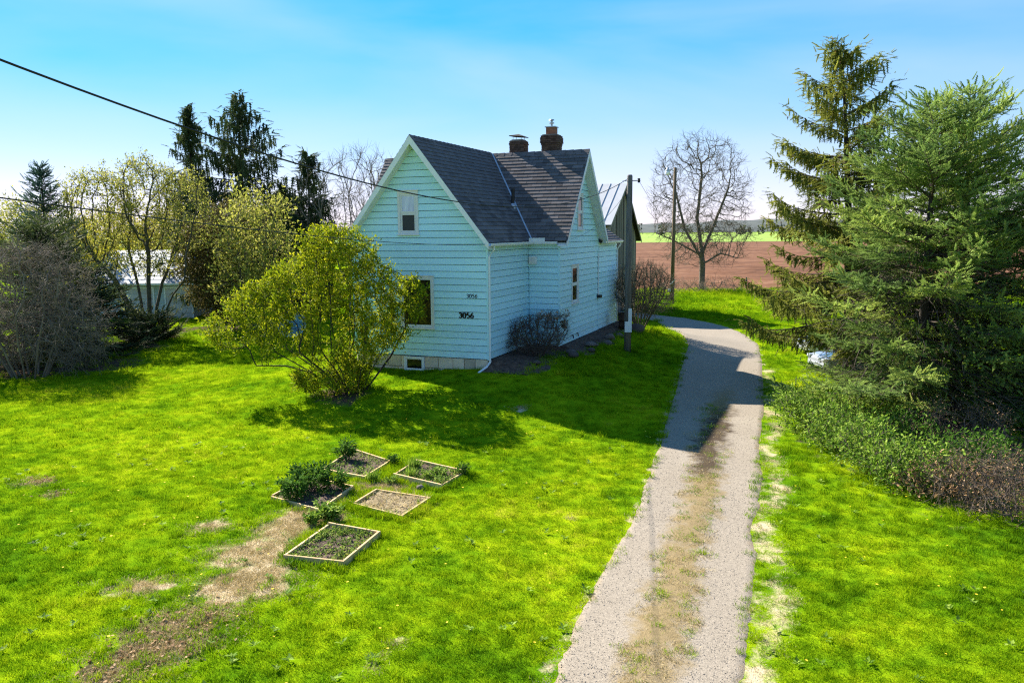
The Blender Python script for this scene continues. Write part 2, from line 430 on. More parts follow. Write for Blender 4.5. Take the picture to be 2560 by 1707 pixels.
# timber
M['bed_board'] = piece('bed_board', (0.60, 0.37, 0.14), (0.78, 0.55, 0.28), 0.8, 3, 0.3, 0.25, stretch=(4, 4, 14))
M['grey_wood'] = piece('weathered_plank', (0.15, 0.122, 0.095), (0.34, 0.285, 0.23), 0.95, 4, 0.6, 0.45, stretch=(5, 5, 0.5))
M['pole'] = noisy('pole_wood', (0.10, 0.088, 0.076), (0.24, 0.215, 0.19), 3, 0.95, 0.6, stretch=(6, 6, 0.4), fine=18)
M['pole_brown'] = noisy('pole_wood_brown', (0.085, 0.058, 0.03), (0.20, 0.145, 0.085), 3, 0.95, 0.6, stretch=(6, 6, 0.4), fine=18)
M['tin'] = piece('tin_roof', (0.40, 0.39, 0.38), (0.58, 0.57, 0.55), 0.5, 1.5, 0.0, 0.12, 0.4)
M['bark'] = noisy('tree_bark', (0.075, 0.062, 0.046), (0.19, 0.155, 0.115), 4, 0.95, 0.7, stretch=(3, 3, 0.6), fine=20)
M['bark_moss'] = noisy('mossy_bark', (0.055, 0.046, 0.026), (0.15, 0.125, 0.07), 4, 0.95, 0.7, fine=16)
M['bark_dark'] = noisy('dark_bark', (0.022, 0.018, 0.014), (0.065, 0.052, 0.042), 4, 0.95, 0.7, fine=20)
M['twig_grey'] = noisy('grey_twigs', (0.115, 0.085, 0.06), (0.27, 0.215, 0.155), 1.3, 0.9)
M['twig_brown'] = noisy('brown_twigs', (0.055, 0.040, 0.030), (0.15, 0.11, 0.085), 1.3, 0.9)
M['twig_olive'] = noisy('olive_twigs', (0.075, 0.062, 0.036), (0.19, 0.155, 0.095), 1.3, 0.9)
M['twig_tan'] = noisy('tan_twigs', (0.13, 0.10, 0.07), (0.30, 0.235, 0.17), 1.3, 0.9)
M['spruce'] = foliage('spruce_needles', [(0.060, 0.085, 0.018), (0.160, 0.190, 0.030), (0.300, 0.310, 0.050), (0.44, 0.42, 0.08)], 0.42, 0.9)
M['spruce_blue'] = foliage('blue_spruce_needles', [(0.055, 0.095, 0.035), (0.150, 0.235, 0.062), (0.285, 0.385, 0.085), (0.47, 0.52, 0.11)], 0.40, 1.2)
M['spruce_dark'] = foliage('dark_spruce_needles', [(0.020, 0.038, 0.018), (0.052, 0.080, 0.030), (0.105, 0.135, 0.042), (0.18, 0.19, 0.06)], 0.3, 0.7)
M['spruce_teal'] = foliage('teal_spruce_needles', [(0.024, 0.058, 0.048), (0.060, 0.118, 0.090), (0.115, 0.185, 0.13)], 0.3, 0.7)
M['leaf_lime'] = foliage('lime_leaves', [(0.085, 0.130, 0.006), (0.200, 0.260, 0.008), (0.340, 0.380, 0.010), (0.480, 0.440, 0.018)], 0.45, 0.5)
M['leaf_olive'] = foliage('olive_leaves', [(0.15, 0.165, 0.02), (0.29, 0.30, 0.045), (0.43, 0.42, 0.075), (0.52, 0.46, 0.12)], 0.45, 0.5)
M['leaf_gold'] = foliage('golden_leaves', [(0.14, 0.14, 0.012), (0.28, 0.27, 0.018), (0.44, 0.38, 0.028), (0.50, 0.38, 0.06)], 0.45, 0.3)
M['leaf_brown'] = foliage('brownish_needles', [(0.045, 0.042, 0.016), (0.095, 0.085, 0.028), (0.17, 0.145, 0.045), (0.27, 0.22, 0.06)], 0.3, 0.5)
M['leaf_green'] = foliage('green_leaves', [(0.050, 0.105, 0.010), (0.125, 0.225, 0.020), (0.235, 0.36, 0.035), (0.37, 0.46, 0.08)], 0.35, 1.0)
M['leaf_dark'] = foliage('dark_garden_leaves', [(0.030, 0.078, 0.010), (0.070, 0.155, 0.018), (0.14, 0.26, 0.03)], 0.35, 1.5, 0.8, 0.05)
M['weed'] = foliage('weed_leaves', [(0.055, 0.105, 0.012), (0.14, 0.225, 0.025), (0.26, 0.35, 0.045), (0.40, 0.40, 0.12)], 0.35, 2.5)
M['leaf_dead'] = foliage('dead_leaves', [(0.12, 0.066, 0.028), (0.32, 0.18, 0.08), (0.55, 0.36, 0.20)], 0.25, 1.5)
# metalwork and paint
M['wire'] = noisy('wire_black', (0.008, 0.008, 0.009), (0.016, 0.016, 0.016), 3, 0.6)
M['wire_grey'] = noisy('wire_grey', (0.14, 0.14, 0.14), (0.25, 0.25, 0.25), 3, 0.5)
M['silver'] = noisy('silver_car_paint', (0.42, 0.44, 0.47), (0.5, 0.52, 0.55), 1.0, 0.28, metallic=0.35, coat=0.6, spec=0.5)
M['tyre'] = noisy('tyre_rubber', (0.012, 0.012, 0.012), (0.025, 0.025, 0.025), 8, 0.85)
M['rim'] = noisy('wheel_rim', (0.35, 0.35, 0.36), (0.5, 0.5, 0.5), 5, 0.35, metallic=0.7)
t = NT('red_lamp_glass'); M['red_lamp'] = t.pbr((0.42, 0.02, 0.015), 0.2, spec=0.5, coat=0.5)
t = NT('clear_lamp_glass'); M['clear_lamp'] = t.pbr((0.55, 0.57, 0.6), 0.12, spec=0.5, coat=0.6)
M['rust'] = noisy('rusty_steel', (0.035, 0.018, 0.011), (0.12, 0.06, 0.035), 5, 0.85, 0.4, fine=18)
M['pool_blue'] = noisy('pool_plastic', (0.22, 0.50, 0.58), (0.34, 0.62, 0.70), 3, 0.4)
M['number'] = noisy('number_enamel', (0.006, 0.006, 0.008), (0.012, 0.012, 0.014), 9, 0.35)
M['pale_wall'] = noisy('garage_paint', (0.34, 0.44, 0.46), (0.52, 0.60, 0.62), 1.2, 0.6, fine=9)
M['garage_door'] = piece('garage_door_panel', (0.46, 0.44, 0.43), (0.58, 0.56, 0.55), 0.6, 2, 0.1, 0.08)
M['garage_roof'] = piece('garage_roof_sheet', (0.33, 0.33, 0.33), (0.48, 0.48, 0.48), 0.6, 2, 0.1, 0.12)

# ------------------------------------------------------------------ drive, masks
LE = [(1180, 1700), (1250, 1568), (1330, 1420), (1420, 1260), (1475, 1140), (1503, 1050), (1530, 960), (1553, 880), (1572, 815), (1578, 790), (1562, 766), (1522, 746), (1478, 733), (1420, 724), (1330, 716)]
RE = [(1712, 1700), (1715, 1568), (1722, 1400), (1735, 1200), (1745, 1100), (1751, 980), (1753, 880), (1750, 825), (1737, 788), (1695, 760), (1640, 744), (1580, 733), (1500, 724), (1425, 716), (1330, 709)]


def resample(pts, n):
    P = np.array([list(G(*q))[:2] for q in pts])
    k = len(P); out = []
    for i in range(n):
        s = i / (n - 1) * (k - 1); j = min(int(s), k - 2); f = s - j
        p0, p1, p2, p3 = P[max(j - 1, 0)], P[j], P[j + 1], P[min(j + 2, k - 1)]
        out.append(0.5 * ((2 * p1) + (-p0 + p2) * f + (2 * p0 - 5 * p1 + 4 * p2 - p3) * f * f + (-p0 + 3 * p1 - 3 * p2 + p3) * f ** 3))
    return np.array(out)


ND = 260
dl, dr = resample(LE, ND), resample(RE, ND)
dwid = 2.75


def poly_dist(fx, fy, P):
    out = np.full(len(fx), 1e9); ix = np.zeros(len(fx), int)
    for c in range(0, len(fx), 20000):
        d = np.hypot(fx[c:c + 20000, None] - P[None, :, 0], fy[c:c + 20000, None] - P[None, :, 1])
        j = d.argmin(1); out[c:c + 20000] = d[np.arange(len(j)), j]; ix[c:c + 20000] = j
    return out, ix


def drive_dist(x, y):
    """0 in the middle of the drive, 1 at its edges, more outside; True right of it"""
    x = np.asarray(x, float); y = np.asarray(y, float)
    fx, fy = x.ravel(), y.ravel(); o = np.full(len(fx), 9.0); rt = np.zeros(len(fx), bool)
    near = np.where((fx > -4) & (fx < 18) & (fy < 75))[0]
    if len(near):
        a, ia = poly_dist(fx[near], fy[near], dl); b, ib = poly_dist(fx[near], fy[near], dr)
        w = np.maximum(np.hypot(*(dl[ia] - dr[ib]).T), 0.5)
        inside = np.maximum(a, b) <= w * 1.001
        o[near] = np.where(inside, np.abs(a - b) / w, 1 + 2 * np.minimum(a, b) / dwid); rt[near] = b < a
    return o.reshape(x.shape), rt.reshape(x.shape)


STRAW = [(600, 1270, .68, .34), (665, 1215, .6, .3), (580, 1325, .5, .26), (548, 1352, .55, .22), (480, 1212, .30, .10), (330, 1345, .35, .12),
         (905, 1478, .11, .06), (880, 1503, .11, .06), (858, 1530, .11, .06), (1310, 1190, .1, .06), (1195, 935, .25, .09),
         (700, 1180, .4, .2), (900, 1160, .5, .25)]
SOIL = [(85, 1105, .34, .18), (125, 1135, .24, .12), (410, 1430, .5, .22), (335, 1495, .48, .22), (480, 1412, .4, .17), (260, 1545, .4, .17), (420, 1480, .35, .16), (850, 1125, .55, .3),
        (790, 1155, .4, .2), (900, 1115, .45, .2), (740, 1190, .3, .2), (60, 850, 3.0, 1.6), (160, 840, 3.0, 1.5), (260, 800, 2.5, 1.5), (345, 775, 1.6, 1.2), (500, 755, 3.0, 1.4), (610, 745, 2.5, 1.0),
        (2150, 1010, 3.4, 2.2), (2300, 1080, 3.2, 2.2), (1990, 960, 1.6, 1.2), (2060, 800, 4.0, 3.0), (790, 905, .9, .6)]


def blobs(lst, x, y):
    s = np.zeros_like(x)
    for (px, py, rx, ry) in lst:
        c = G(px, py); rot = 0.45 if px < 1500 else 0.0
        dx, dy = x - c.x, y - c.y
        a = dx * math.cos(rot) + dy * math.sin(rot); b = -dx * math.sin(rot) + dy * math.cos(rot)
        s = np.maximum(s, np.exp(-0.75 * ((a / rx) ** 2 + (b / ry / 1.6) ** 2)))
    return s


def masks(x, y):
    dd, al = drive_dist(x, y)
    jx = 0.16 * np.sin(2.9 * x + 1.7 * y) + 0.12 * np.sin(6.1 * y - 3.3 * x) + 0.07 * np.sin(11 * x + 7 * y); jy = 0.14 * np.sin(3.3 * y - 2.1 * x + 1) + 0.10 * np.sin(7.3 * x + 2 * y) + 0.07 * np.sin(13 * y - 6 * x)
    st = blobs(STRAW, x + jx, y + jy); so = blobs(SOIL, x + jx, y + jy)
    wv = 0.5 + 0.5 * np.sin(0.9 * y + 1.3 * np.sin(0.37 * y)) * np.sin(2.3 * y + 3.1 * x)
    left = np.exp(-((dd - 1.02) / 0.06) ** 2) * (0.4 + 0.35 * wv)
    right = np.where(al, np.exp(-((dd - 1.25 - 0.12 * np.sin(1.1 * y)) / 0.24) ** 2) * (0.25 + 0.4 * wv), 0) * (y < 34)
    st = np.maximum(st, np.maximum(np.where(dd < 3, left, 0), np.where(dd < 3, right, 0)))
    return st, so, dd, al


def axis(lo, hi, d, far, g=1.16):
    a = list(np.arange(lo, hi, d)); s = d
    while a[-1] < far: s *= g; a.append(a[-1] + s)
    return a


ax = np.array(sorted(set([-v for v in axis(22, 22.1, 0.25, 4200, 1.1)] + list(np.arange(-22, 22.1, 0.25)) + axis(22, 22.1, 0.25, 4200, 1.1))))
ay = np.array([-60, -25, -10, -3, 2] + axis(5, 46, 0.25, 5200, 1.1))
X, Yg = np.meshgrid(ax, ay)
Zg = gz(X, Yg)
st, so, _, _ = masks(X, Yg)
V = np.stack([X, Yg, Zg], -1).reshape(-1, 3)
nx, ny = len(ax), len(ay)
i0 = (np.arange(ny - 1)[:, None] * nx + np.arange(nx - 1)[None]).ravel()
lawn = obj('lawn', mesh_np('lawn', V, np.stack([i0, i0 + 1, i0 + nx + 1, i0 + nx], 1), True, straw=st.ravel(), soil=so.ravel()), M['lawn'])
props(lawn, 'bright green mown lawn around the blue house', 'lawn', kind='structure')

# driveway strip with ragged edges
NAcr = 25
acr = np.linspace(0, 1, NAcr)
_ker = np.exp(-(np.arange(-9, 10) / 3.5) ** 2); _ker /= np.sqrt((_ker ** 2).sum())
jl = np.convolve(rng.normal(0, 0.06, ND), _ker, 'same') + rng.normal(0, 0.02, ND); jr = np.convolve(rng.normal(0, 0.06, ND), _ker, 'same') + rng.normal(0, 0.02, ND)
rows = []
for i in range(ND):
    a, b = dl[i], dr[i]; d = (b - a) / np.linalg.norm(b - a)
    a = a - d * (0.12 + jl[i]); b = b + d * (0.12 + jr[i])
    rows.append(a[None] * (1 - acr)[:, None] + b[None] * acr[:, None])
XY = np.array(rows)
Zd = gz(XY[..., 0], XY[..., 1]) + 0.012 + 0.0006 * XY[..., 1] + 0.03 * np.exp(-((acr - 0.5) / 0.14) ** 2)[None] * (np.sin(np.linspace(0, 60, ND))[:, None] * 0.3 + 0.7) - 0.07 * np.clip((np.abs(acr - 0.5) * 2 - 0.93) / 0.07, 0, 1)[None]
V = np.concatenate([XY, Zd[..., None]], -1).reshape(-1, 3)
i0 = (np.arange(ND - 1)[:, None] * NAcr + np.arange(NAcr - 1)[None]).ravel()
ycen = (dl[:, 1] + dr[:, 1]) / 2
strip = np.clip(1.0 - smooth((ycen - 27) / 4), 0, 1) * (0.55 + 0.45 * smooth((ycen - 8.0) / 3.5)); mud = smooth((ycen - 18.6) / 1.2) * (1 - smooth((ycen - 24.5) / 3.0)) * 0.9
drive = obj('driveway', mesh_np('driveway', V, np.stack([i0, i0 + 1, i0 + NAcr + 1, i0 + NAcr], 1), True,
            across=np.tile(acr, ND), strip=np.repeat(strip, NAcr), mud=np.repeat(mud, NAcr)), M['gravel'])
props(drive, 'pale gravel driveway with two tracks and a weedy middle', 'driveway', kind='structure')

# ploughed field, crop strip, hills
def sheet(name, x0, x1, y0, y1, nx, ny, dz, mat, label, cat, amp=0.0, power=1.0, edge=0.0):
    xs = np.linspace(x0, x1, nx); ys = y0 + (y1 - y0) * np.linspace(0, 1, ny) ** power
    X, Y = np.meshgrid(xs, ys)
    Y = Y + edge * (np.sin(X * 0.21) + 0.6 * np.sin(X * 0.057 + 1)) * (np.linspace(1, 0.2, ny)[:, None])
    Z = gz(X, Y) + dz + amp * rng.random(X.shape) * (Y < 260) * smooth((Y - y0 - 1) / 6)
    i0 = (np.arange(ny - 1)[:, None] * nx + np.arange(nx - 1)[None]).ravel()
    o = obj(name, mesh_np(name, np.stack([X, Y, Z], -1).reshape(-1, 3), np.stack([i0, i0 + 1, i0 + nx + 1, i0 + nx], 1)), mat)
    return props(o, label, cat, kind='structure')


sheet('ploughed_field', 2, 420, 80, 380, 240, 260, 0.02, M['field'], 'reddish brown ploughed field beyond the lawn', 'field', 0.26, 1.8, 1.2)
sheet('crop_field', -700, 1300, 379, 1250, 40, 12, 0.06, M['far_green'], 'bright green strip of crops behind the ploughed field', 'field', 0, 1, 4)
xs = np.linspace(-2600, 2600, 160)
hz = 7 + 14 * (0.5 + 0.5 * np.sin(xs * 0.0028 + 0.6)) + 6 * np.sin(xs * 0.011 + 1) + rng.random(160) * 5.0
V = []; 
for i, x in enumerate(xs):
    V += [(x, 1500, -3), (x, 1620, hz[i] * 0.75), (x, 1900, hz[i]), (x, 2400, -3)]
F = [(i * 4 + k, i * 4 + 4 + k, i * 4 + 5 + k, i * 4 + 1 + k) for i in range(159) for k in range(3)]
props(obj('hills', mesh_np('hills', np.array(V), np.array(F), True), M['far_hill']), 'low grey wooded hills on the horizon', 'hills', kind='structure')

# ------------------------------------------------------------------ the house
house = empty('farmhouse', tuple(HC), -TH, 'light blue clapboard farmhouse with dark shingle gables and two brick chimneys', 'house')
UC = -WF / 2; SF = (HF - HE) / (WF / 2); SC = (HR - HE) / (D2 / 2); WR = D1 + D2 / 2
ZE = HE - OHE * SF; UE = OHE; WE = WR - (HR - ZE) / SC            # eave line
ZB = 0.30; BH = 0.254

# bodies behind the siding
I = 0.034
def gable_w(x, w0, w1, z0):  # pentagon in the u-z plane pushed along w
    return [(x - WF / 2 + I, w0, z0), (x + WF / 2 - I, w0, z0), (x + WF / 2 - I, w0, HE - 0.12), (x, w0, HF - 0.16), (x - WF / 2 + I, w0, HE - 0.12)]
wall_f = MB().prism(gable_w(UC, I, WR, -0.6), (0, WR - I, 0)).build('wall', M['lap_shade'], house)
pent = [(UL + I, D1 + I, -0.6), (UL + I, D1 + D2 - I, -0.6), (UL + I, D1 + D2 - I, HE - 0.12), (UL + I, WR, HR - 0.16), (UL + I, D1 + I, HE - 0.12)]
wall_c = MB().prism(pent, (PJ - UL - 2 * I, 0, 0)).build('wall', M['lap_shade'], house)
RW1 = D1 + D2 + D3; RZ = 4.72; RRU = PJ - 3.1; RRZ = 6.9
rp = [(PJ - I - 0.05, D1 + D2, -0.6), (PJ - I - 0.05, D1 + D2, RZ - 0.1), (RRU, D1 + D2, RRZ - 0.14), (RRU - 3.0, D1 + D2, RZ - 0.1), (RRU - 3.0, D1 + D2, -0.6)]
wall_r = MB().prism(rp, (0, D3 - I, 0)).build('wall', M['lap_shade'], house)


def boards(wall, o, dr, nr, srange, z0, z1, holes=()):
    """one lap board per course; o origin, dr direction, nr outward normal (u,w)"""
    o = Vector((o[0], o[1], 0)); dr = Vector((dr[0], dr[1], 0)); nr = Vector((nr[0], nr[1], 0))
    k = 0; z = z0
    while z < z1 - 0.02:
        zt = min(z + BH, z1)
        a0, b0 = srange(z); a1, b1 = srange(zt)
        if b0 - a0 < 0.05: break
        cuts = [h for h in holes if h[3] > z + 0.005 and h[2] < zt - 0.005]
        spans = [(a0, b0, a1, b1, z, zt)]
        for (s0, s1, hz0, hz1) in cuts:
            new = []
            for (p0, q0, p1, q1, c, d) in spans:
                if s1 <= p0 or s0 >= q0: new.append((p0, q0, p1, q1, c, d)); continue
                if s0 > p0 + 0.02: new.append((p0, s0, p1, s0, c, d))
                if s1 < q0 - 0.02: new.append((s1, q0, s1, q1, c, d))
                if hz0 > c + 0.02: new.append((s0, s1, s0, s1, c, hz0))
                if hz1 < d - 0.02: new.append((s0, s1, s0, s1, hz1, d))
            spans = new
        for (p0, q0, p1, q1, c, d) in spans:
            if q1 - p1 < 0.0: p1 = q1 = (p1 + q1) / 2
            ob, ot = 0.036 - 0.016 * (c - z) / BH, 0.008
            j = random.uniform(-0.0015, 0.0015)
            v = []
            for zz, pp, qq, of in ((c + 0.019, p0, q0, ob + j), (d + 0.001, p1, q1, ot + j)):
                v += [o + dr * pp + nr * (-0.025) + Vector((0, 0, zz)), o + dr * qq + nr * (-0.025) + Vector((0, 0, zz)),
                      o + dr * qq + nr * of + Vector((0, 0, zz)), o + dr * pp + nr * of + Vector((0, 0, zz))]
            MB().hexa(v).build('siding_board', M['siding'], wall)
        z += BH; k += 1


random.seed(4)
# windows as (s0, s1, z0, z1) in the wall's own length and height
WIN_UP = (-3.72, -2.83, 5.02, 6.66)
WIN_PIC = (-3.72, -2.24, 1.42, 3.42)
fr = lambda z: (-WF, 0.0) if z <= HE - 0.1 else (UC - (HF - z) / SF + 0.03, UC + (HF - z) / SF - 0.03)
boards(wall_f, (0, 0), (1, 0), (0, -1), fr, ZB, HF - 0.12, [WIN_UP, WIN_PIC])
boards(wall_f, (0, 0), (0, 1), (1, 0), lambda z: (0.0, D1), ZB, HE - 0.1)
boards(wall_c, (0, D1), (1, 0), (0, -1), lambda z: (0.03, PJ), ZB - 0.02, HE - 0.1)
boards(wall_c, (0, D1), (1, 0), (0, -1), lambda z: (UL, -WF - 0.03), ZB - 0.02, HE - 0.1)
WIN_S = (1.62, 2.62, 1.95, 3.62); WIN_SU = (2.45, 3.30, 5.15, 6.72)
cr = lambda z: (0.0, D2) if z <= HE - 0.1 else (D2 / 2 - (HR - z) / SC + 0.03, D2 / 2 + (HR - z) / SC - 0.03)
boards(wall_c, (PJ, D1), (0, 1), (1, 0), cr, ZB - 0.02, HR - 0.12, [WIN_S, WIN_SU])
boards(wall_r, (PJ - 0.05, D1 + D2), (0, 1), (1, 0), lambda z: (0.02, D3), ZB - 0.06, RZ - 0.1)


def corner(u, w, z1, z0=ZB):
    MB().box(u - 0.035, u + 0.037, w - 0.037, w + 0.035, z0 - 0.01, z1).build('corner_trim', M['siding'], house)
corner(0, 0, HE - 0.2); corner(PJ, D1, HE - 0.2, ZB - 0.02); corner(-WF, 0, HE - 0.2); corner(UL, D1, HE - 0.2)
MB().box(PJ - 0.02, PJ + 0.036, D1 + D2 - 0.03, D1 + D2 + 0.03, ZB - 0.04, HE - 0.1).build('corner_trim', M['siding'], house)


def window(o, dr, nr, s0, s1, z0, z1, kind):
    o = Vector((o[0], o[1], 0)); dr = Vector((dr[0], dr[1], 0)); nr = Vector((nr[0], nr[1], 0))
    def bx(mb, a, b, c, d, n0, n1):
        v = []
        for zz in (c, d):
            v += [o + dr * a + nr * n0 + Vector((0, 0, zz)), o + dr * b + nr * n0 + Vector((0, 0, zz)), o + dr * b + nr * n1 + Vector((0, 0, zz)), o + dr * a + nr * n1 + Vector((0, 0, zz))]
        return mb.hexa(v)
    cw = 0.105 if kind == 'hung' else 0.085
    m = MB()
    bx(m, s0, s0 + cw, z0, z1, -0.02, 0.052); bx(m, s1 - cw, s1, z0, z1, -0.02, 0.052)
    bx(m, s0 + cw, s1 - cw, z1 - cw, z1, -0.02, 0.05); bx(m, s0 + cw, s1 - cw, z0, z0 + cw * 0.6, -0.02, 0.05)
    w = m.build('window', M['trim'], house)
    bx(MB(), s0 - 0.03, s1 + 0.03, z0 - 0.05, z0, -0.02, 0.095).build('sill', M['trim'], w)
    bx(MB(), s0 - 0.02, s1 + 0.02, z1, z1 + 0.03, -0.02, 0.075).build('drip_cap', M['trim'], w)
    a, b, c, d = s0 + cw, s1 - cw, z0 + cw * 0.6, z1 - cw
    mid = (c + d) / 2
    if kind == 'hung':
        for (e, f_, n, mt, nm) in ((mid, d, 0.012, M['curtain'], 'upper_pane'), (c, mid, 0.002, M['screen'], 'lower_pane')):
            fm = MB(); t_ = 0.075
            bx(fm, a, a + t_, e, f_, -0.02, n + 0.018); bx(fm, b - t_, b, e, f_, -0.02, n + 0.018)
            bx(fm, a + t_, b - t_, f_ - t_, f_, -0.02, n + 0.016); bx(fm, a + t_, b - t_, e, e + t_, -0.02, n + 0.016)
            fm.build('sash', M['trim'], w)
            bx(MB(), a + t_, b - t_, e + t_, f_ - t_, -0.02, n - 0.004).build('pane', mt, w)
    elif kind == 'small':
        for (e, f_, n) in ((mid, d, 0.012), (c, mid, 0.002)):
            fm = MB(); t_ = 0.07
            bx(fm, a, a + t_, e, f_, -0.02, n + 0.018); bx(fm, b - t_, b, e, f_, -0.02, n + 0.018)
            bx(fm, a + t_, b - t_, f_ - t_, f_, -0.02, n + 0.016); bx(fm, a + t_, b - t_, e, e + t_, -0.02, n + 0.016)
            fm.build('sash', M['white'], w)
            bx(MB(), a + t_, b - t_, e + t_, f_ - t_, -0.02, n - 0.004).build('pane', M['glass'], w)
    else:
        fm = MB(); t_ = 0.06
        bx(fm, a, a + t_, c, d, -0.02, 0.03); bx(fm, b - t_, b, c, d, -0.02, 0.03)
        bx(fm, a + t_, b - t_, d - t_, d, -0.02, 0.028); bx(fm, a + t_, b - t_, c, c + t_, -0.02, 0.028)
        fm.build('sash', M['white'], w)
        bx(MB(), a + t_, b - t_, c + t_, d - t_, -0.02, 0.004).build('pane', M['glass'], w)
    return w


window((0, 0), (1, 0), (0, -1), *WIN_UP, 'hung')
window((0, 0), (1, 0), (0, -1), *WIN_PIC, 'fixed')
window((PJ, D1), (0, 1), (1, 0), *WIN_S, 'small')
window((PJ, D1), (0, 1), (1, 0), *WIN_SU, 'small')

# foundation of stone blocks with a basement window
fo = MB().box(-WF + 0.05, -0.05, 0.06, 0.4, -0.9, ZB - 0.01).box(-0.4, -0.06, 0.4, D1, -0.9, ZB - 0.01).box(UL + .1, PJ - 0.06, D1 + 0.06, D1 + D2, -0.9, ZB - 0.03).build('foundation', M['joint'], house)
BW = (-3.62, -2.74, -0.30, 0.27)
def block(mb_pts): return mb_pts
for r_, (za, zb_) in enumerate([(-0.62, -0.17), (-0.16, 0.285)]):
    s = -WF + 0.03 - (0.28 if r_ else 0.0)
    while s < -0.06:
        w_ = random.uniform(0.42, 0.66); a, b = max(s, -WF + 0.03), min(s + w_, -0.03); s += w_ + 0.014
        for (a_, b_) in ([(a, b)] if (b < BW[0] or a > BW[1]) else [(a, BW[0]), (BW[1], b)]):
            if b_ - a_ < 0.06: continue
            n = random.uniform(0.0, 0.025); e = 0.03
            v = [(a_, 0.1, za), (b_, 0.1, za), (b_, -n + e, za), (a_, -n + e, za), (a_, 0.1, zb_), (b_, 0.1, zb_), (b_, -n + e, zb_), (a_, -n + e, zb_)]
            MB().hexa(v).add([(a_ + e, -n, za + e), (b_ - e, -n, za + e), (b_ - e, -n + random.uniform(-.012, .012), zb_ - e), (a_ + e, -n, zb_ - e), (a_, -n + e + .001, za), (b_, -n + e + .001, za), (b_, -n + e + .001, zb_), (a_, -n + e + .001, zb_)],
                             [(0, 1, 2, 3), (4, 5, 1, 0), (5, 6, 2, 1), (6, 7, 3, 2), (7, 4, 0, 3)]).build('stone', M['stone'], fo)
m = MB(); a, b, c, d = BW
m.box(a, a + 0.075, -0.045, 0.1, c, d).box(b - 0.075, b, -0.045, 0.1, c, d).box(a + 0.075, b - 0.075, -0.043, 0.1, d - 0.075, d).box(a + 0.075, b - 0.075, -0.043, 0.1, c, c + 0.06)
bw = m.build('basement_window', M['white'], house)
MB().box(a + 0.075, b - 0.075, 0.0, 0.09, c + 0.06, d - 0.075).build('pane', M['glass'], bw)
m = MB(); m.box(a + .075, a + .115, -0.02, 0.02, c + .06, d - .075).box(b - .115, b - .075, -0.02, 0.02, c + .06, d - .075).box(a + .115, b - .115, -0.018, 0.02, d - .115, d - .075).box(a + .115, b - .115, -0.018, 0.02, c + .06, c + .10)
m.build('sash', M['white'], bw)


# ---- roofs
def clip(poly, a, b, c):
    """keep a*x+b*y<=c"""
    out = []
    for i, p in enumerate(poly):
        q = poly[(i + 1) % len(poly)]
        fp, fq = a * p[0] + b * p[1] - c, a * q[0] + b * q[1] - c
        if fp <= 0: out.append(p)
        if (fp < 0 < fq) or (fq < 0 < fp):
            t_ = fp / (fp - fq); out.append((p[0] + t_ * (q[0] - p[0]), p[1] + t_ * (q[1] - p[1])))
    return out


def roof_slope(roof, P0, hdir, down, poly, individual, exposure=0.2, tab=0.48, seed=1):
    """P0 a point of the ridge, hdir along the ridge, down unit vector down the slope, poly in (h, d)"""
    P0, hdir, down = Vector(P0), Vector(hdir), Vector(down); nm = hdir.cross(down); nm = nm if nm.z > 0 else -nm
    pt = lambda h, d, o=0.0: P0 + hdir * h + down * d + nm * o
    MB().prism([pt(h, d, -0.012) for h, d in poly], nm * -0.10).build('roof_deck', M['deck'], roof)
    area = sum(poly[i][0] * poly[(i + 1) % len(poly)][1] - poly[(i + 1) % len(poly)][0] * poly[i][1] for i in range(len(poly)))
    pol = poly if area > 0 else poly[::-1]
    edges = []
    for i in range(len(pol)):
        (x0, y0), (x1, y1) = pol[i], pol[(i + 1) % len(pol)]
        a, b = (y1 - y0), -(x1 - x0); edges.append((a, b, a * x0 + b * y0))
    hmin, hmax = min(p[0] for p in poly), max(p[0] for p in poly); dmax = max(p[1] for p in poly)
    rr = random.Random(seed); nrow = int(math.ceil(dmax / exposure)); joined = MB(); made = 0
    order = []
    for r_ in range(nrow):
        dlo = dmax + 0.01 - r_ * exposure; dhi = dlo - exposure - 0.03
        s = hmin - (0.0 if r_ % 2 else tab / 2) - rr.uniform(0, 0.06)
        while s < hmax:
            w_ = tab + rr.uniform(-0.02, 0.02); order.append((r_, s, s + w_ - 0.010, dhi, dlo)); s += w_
    for (r_, a, b, dh, dw) in order:
        q = [(a, dh), (b, dh), (b, dw + rr.uniform(-0.008, 0.006)), (a, dw + rr.uniform(-0.006, 0.008))]
        for e in edges:
            q = clip(q, *e)
            if len(q) < 3: break
        if len(q) < 3: continue
        lift = rr.uniform(0.0, 0.006)
        f_ = lambda d: 0.004 + (0.022 + lift) * max(0, min(1, (d - dh) / (dw - dh)))
        v = [pt(h, d, f_(d)) for h, d in q] + [pt(h, d, f_(d) - 0.016) for h, d in q]; n = len(q)
        fc = [tuple(range(n)), tuple(range(n, 2 * n))[::-1]] + [(i, n + i, n + (i + 1) % n, (i + 1) % n) for i in range(n)]
        if made < individual: MB().add(v, fc).build('shingle', M['shingle'], roof); made += 1
        else: joined.add(v, fc)
    if joined.v:
        props(joined.build('shingle_field', M['shingle_joined'], roof), kind='stuff')


lf, lc = math.hypot(1, SF), math.hypot(1, SC)
roof = MB().box(UC - .02, UC + .02, 0.2, WR, HF - .3, HF - .13).build('roof', M['deck'], house)
croof = MB().box(UL + .2, PJ - .2, WR - .02, WR + .02, HR - .3, HR - .13).build('roof', M['deck'], house)
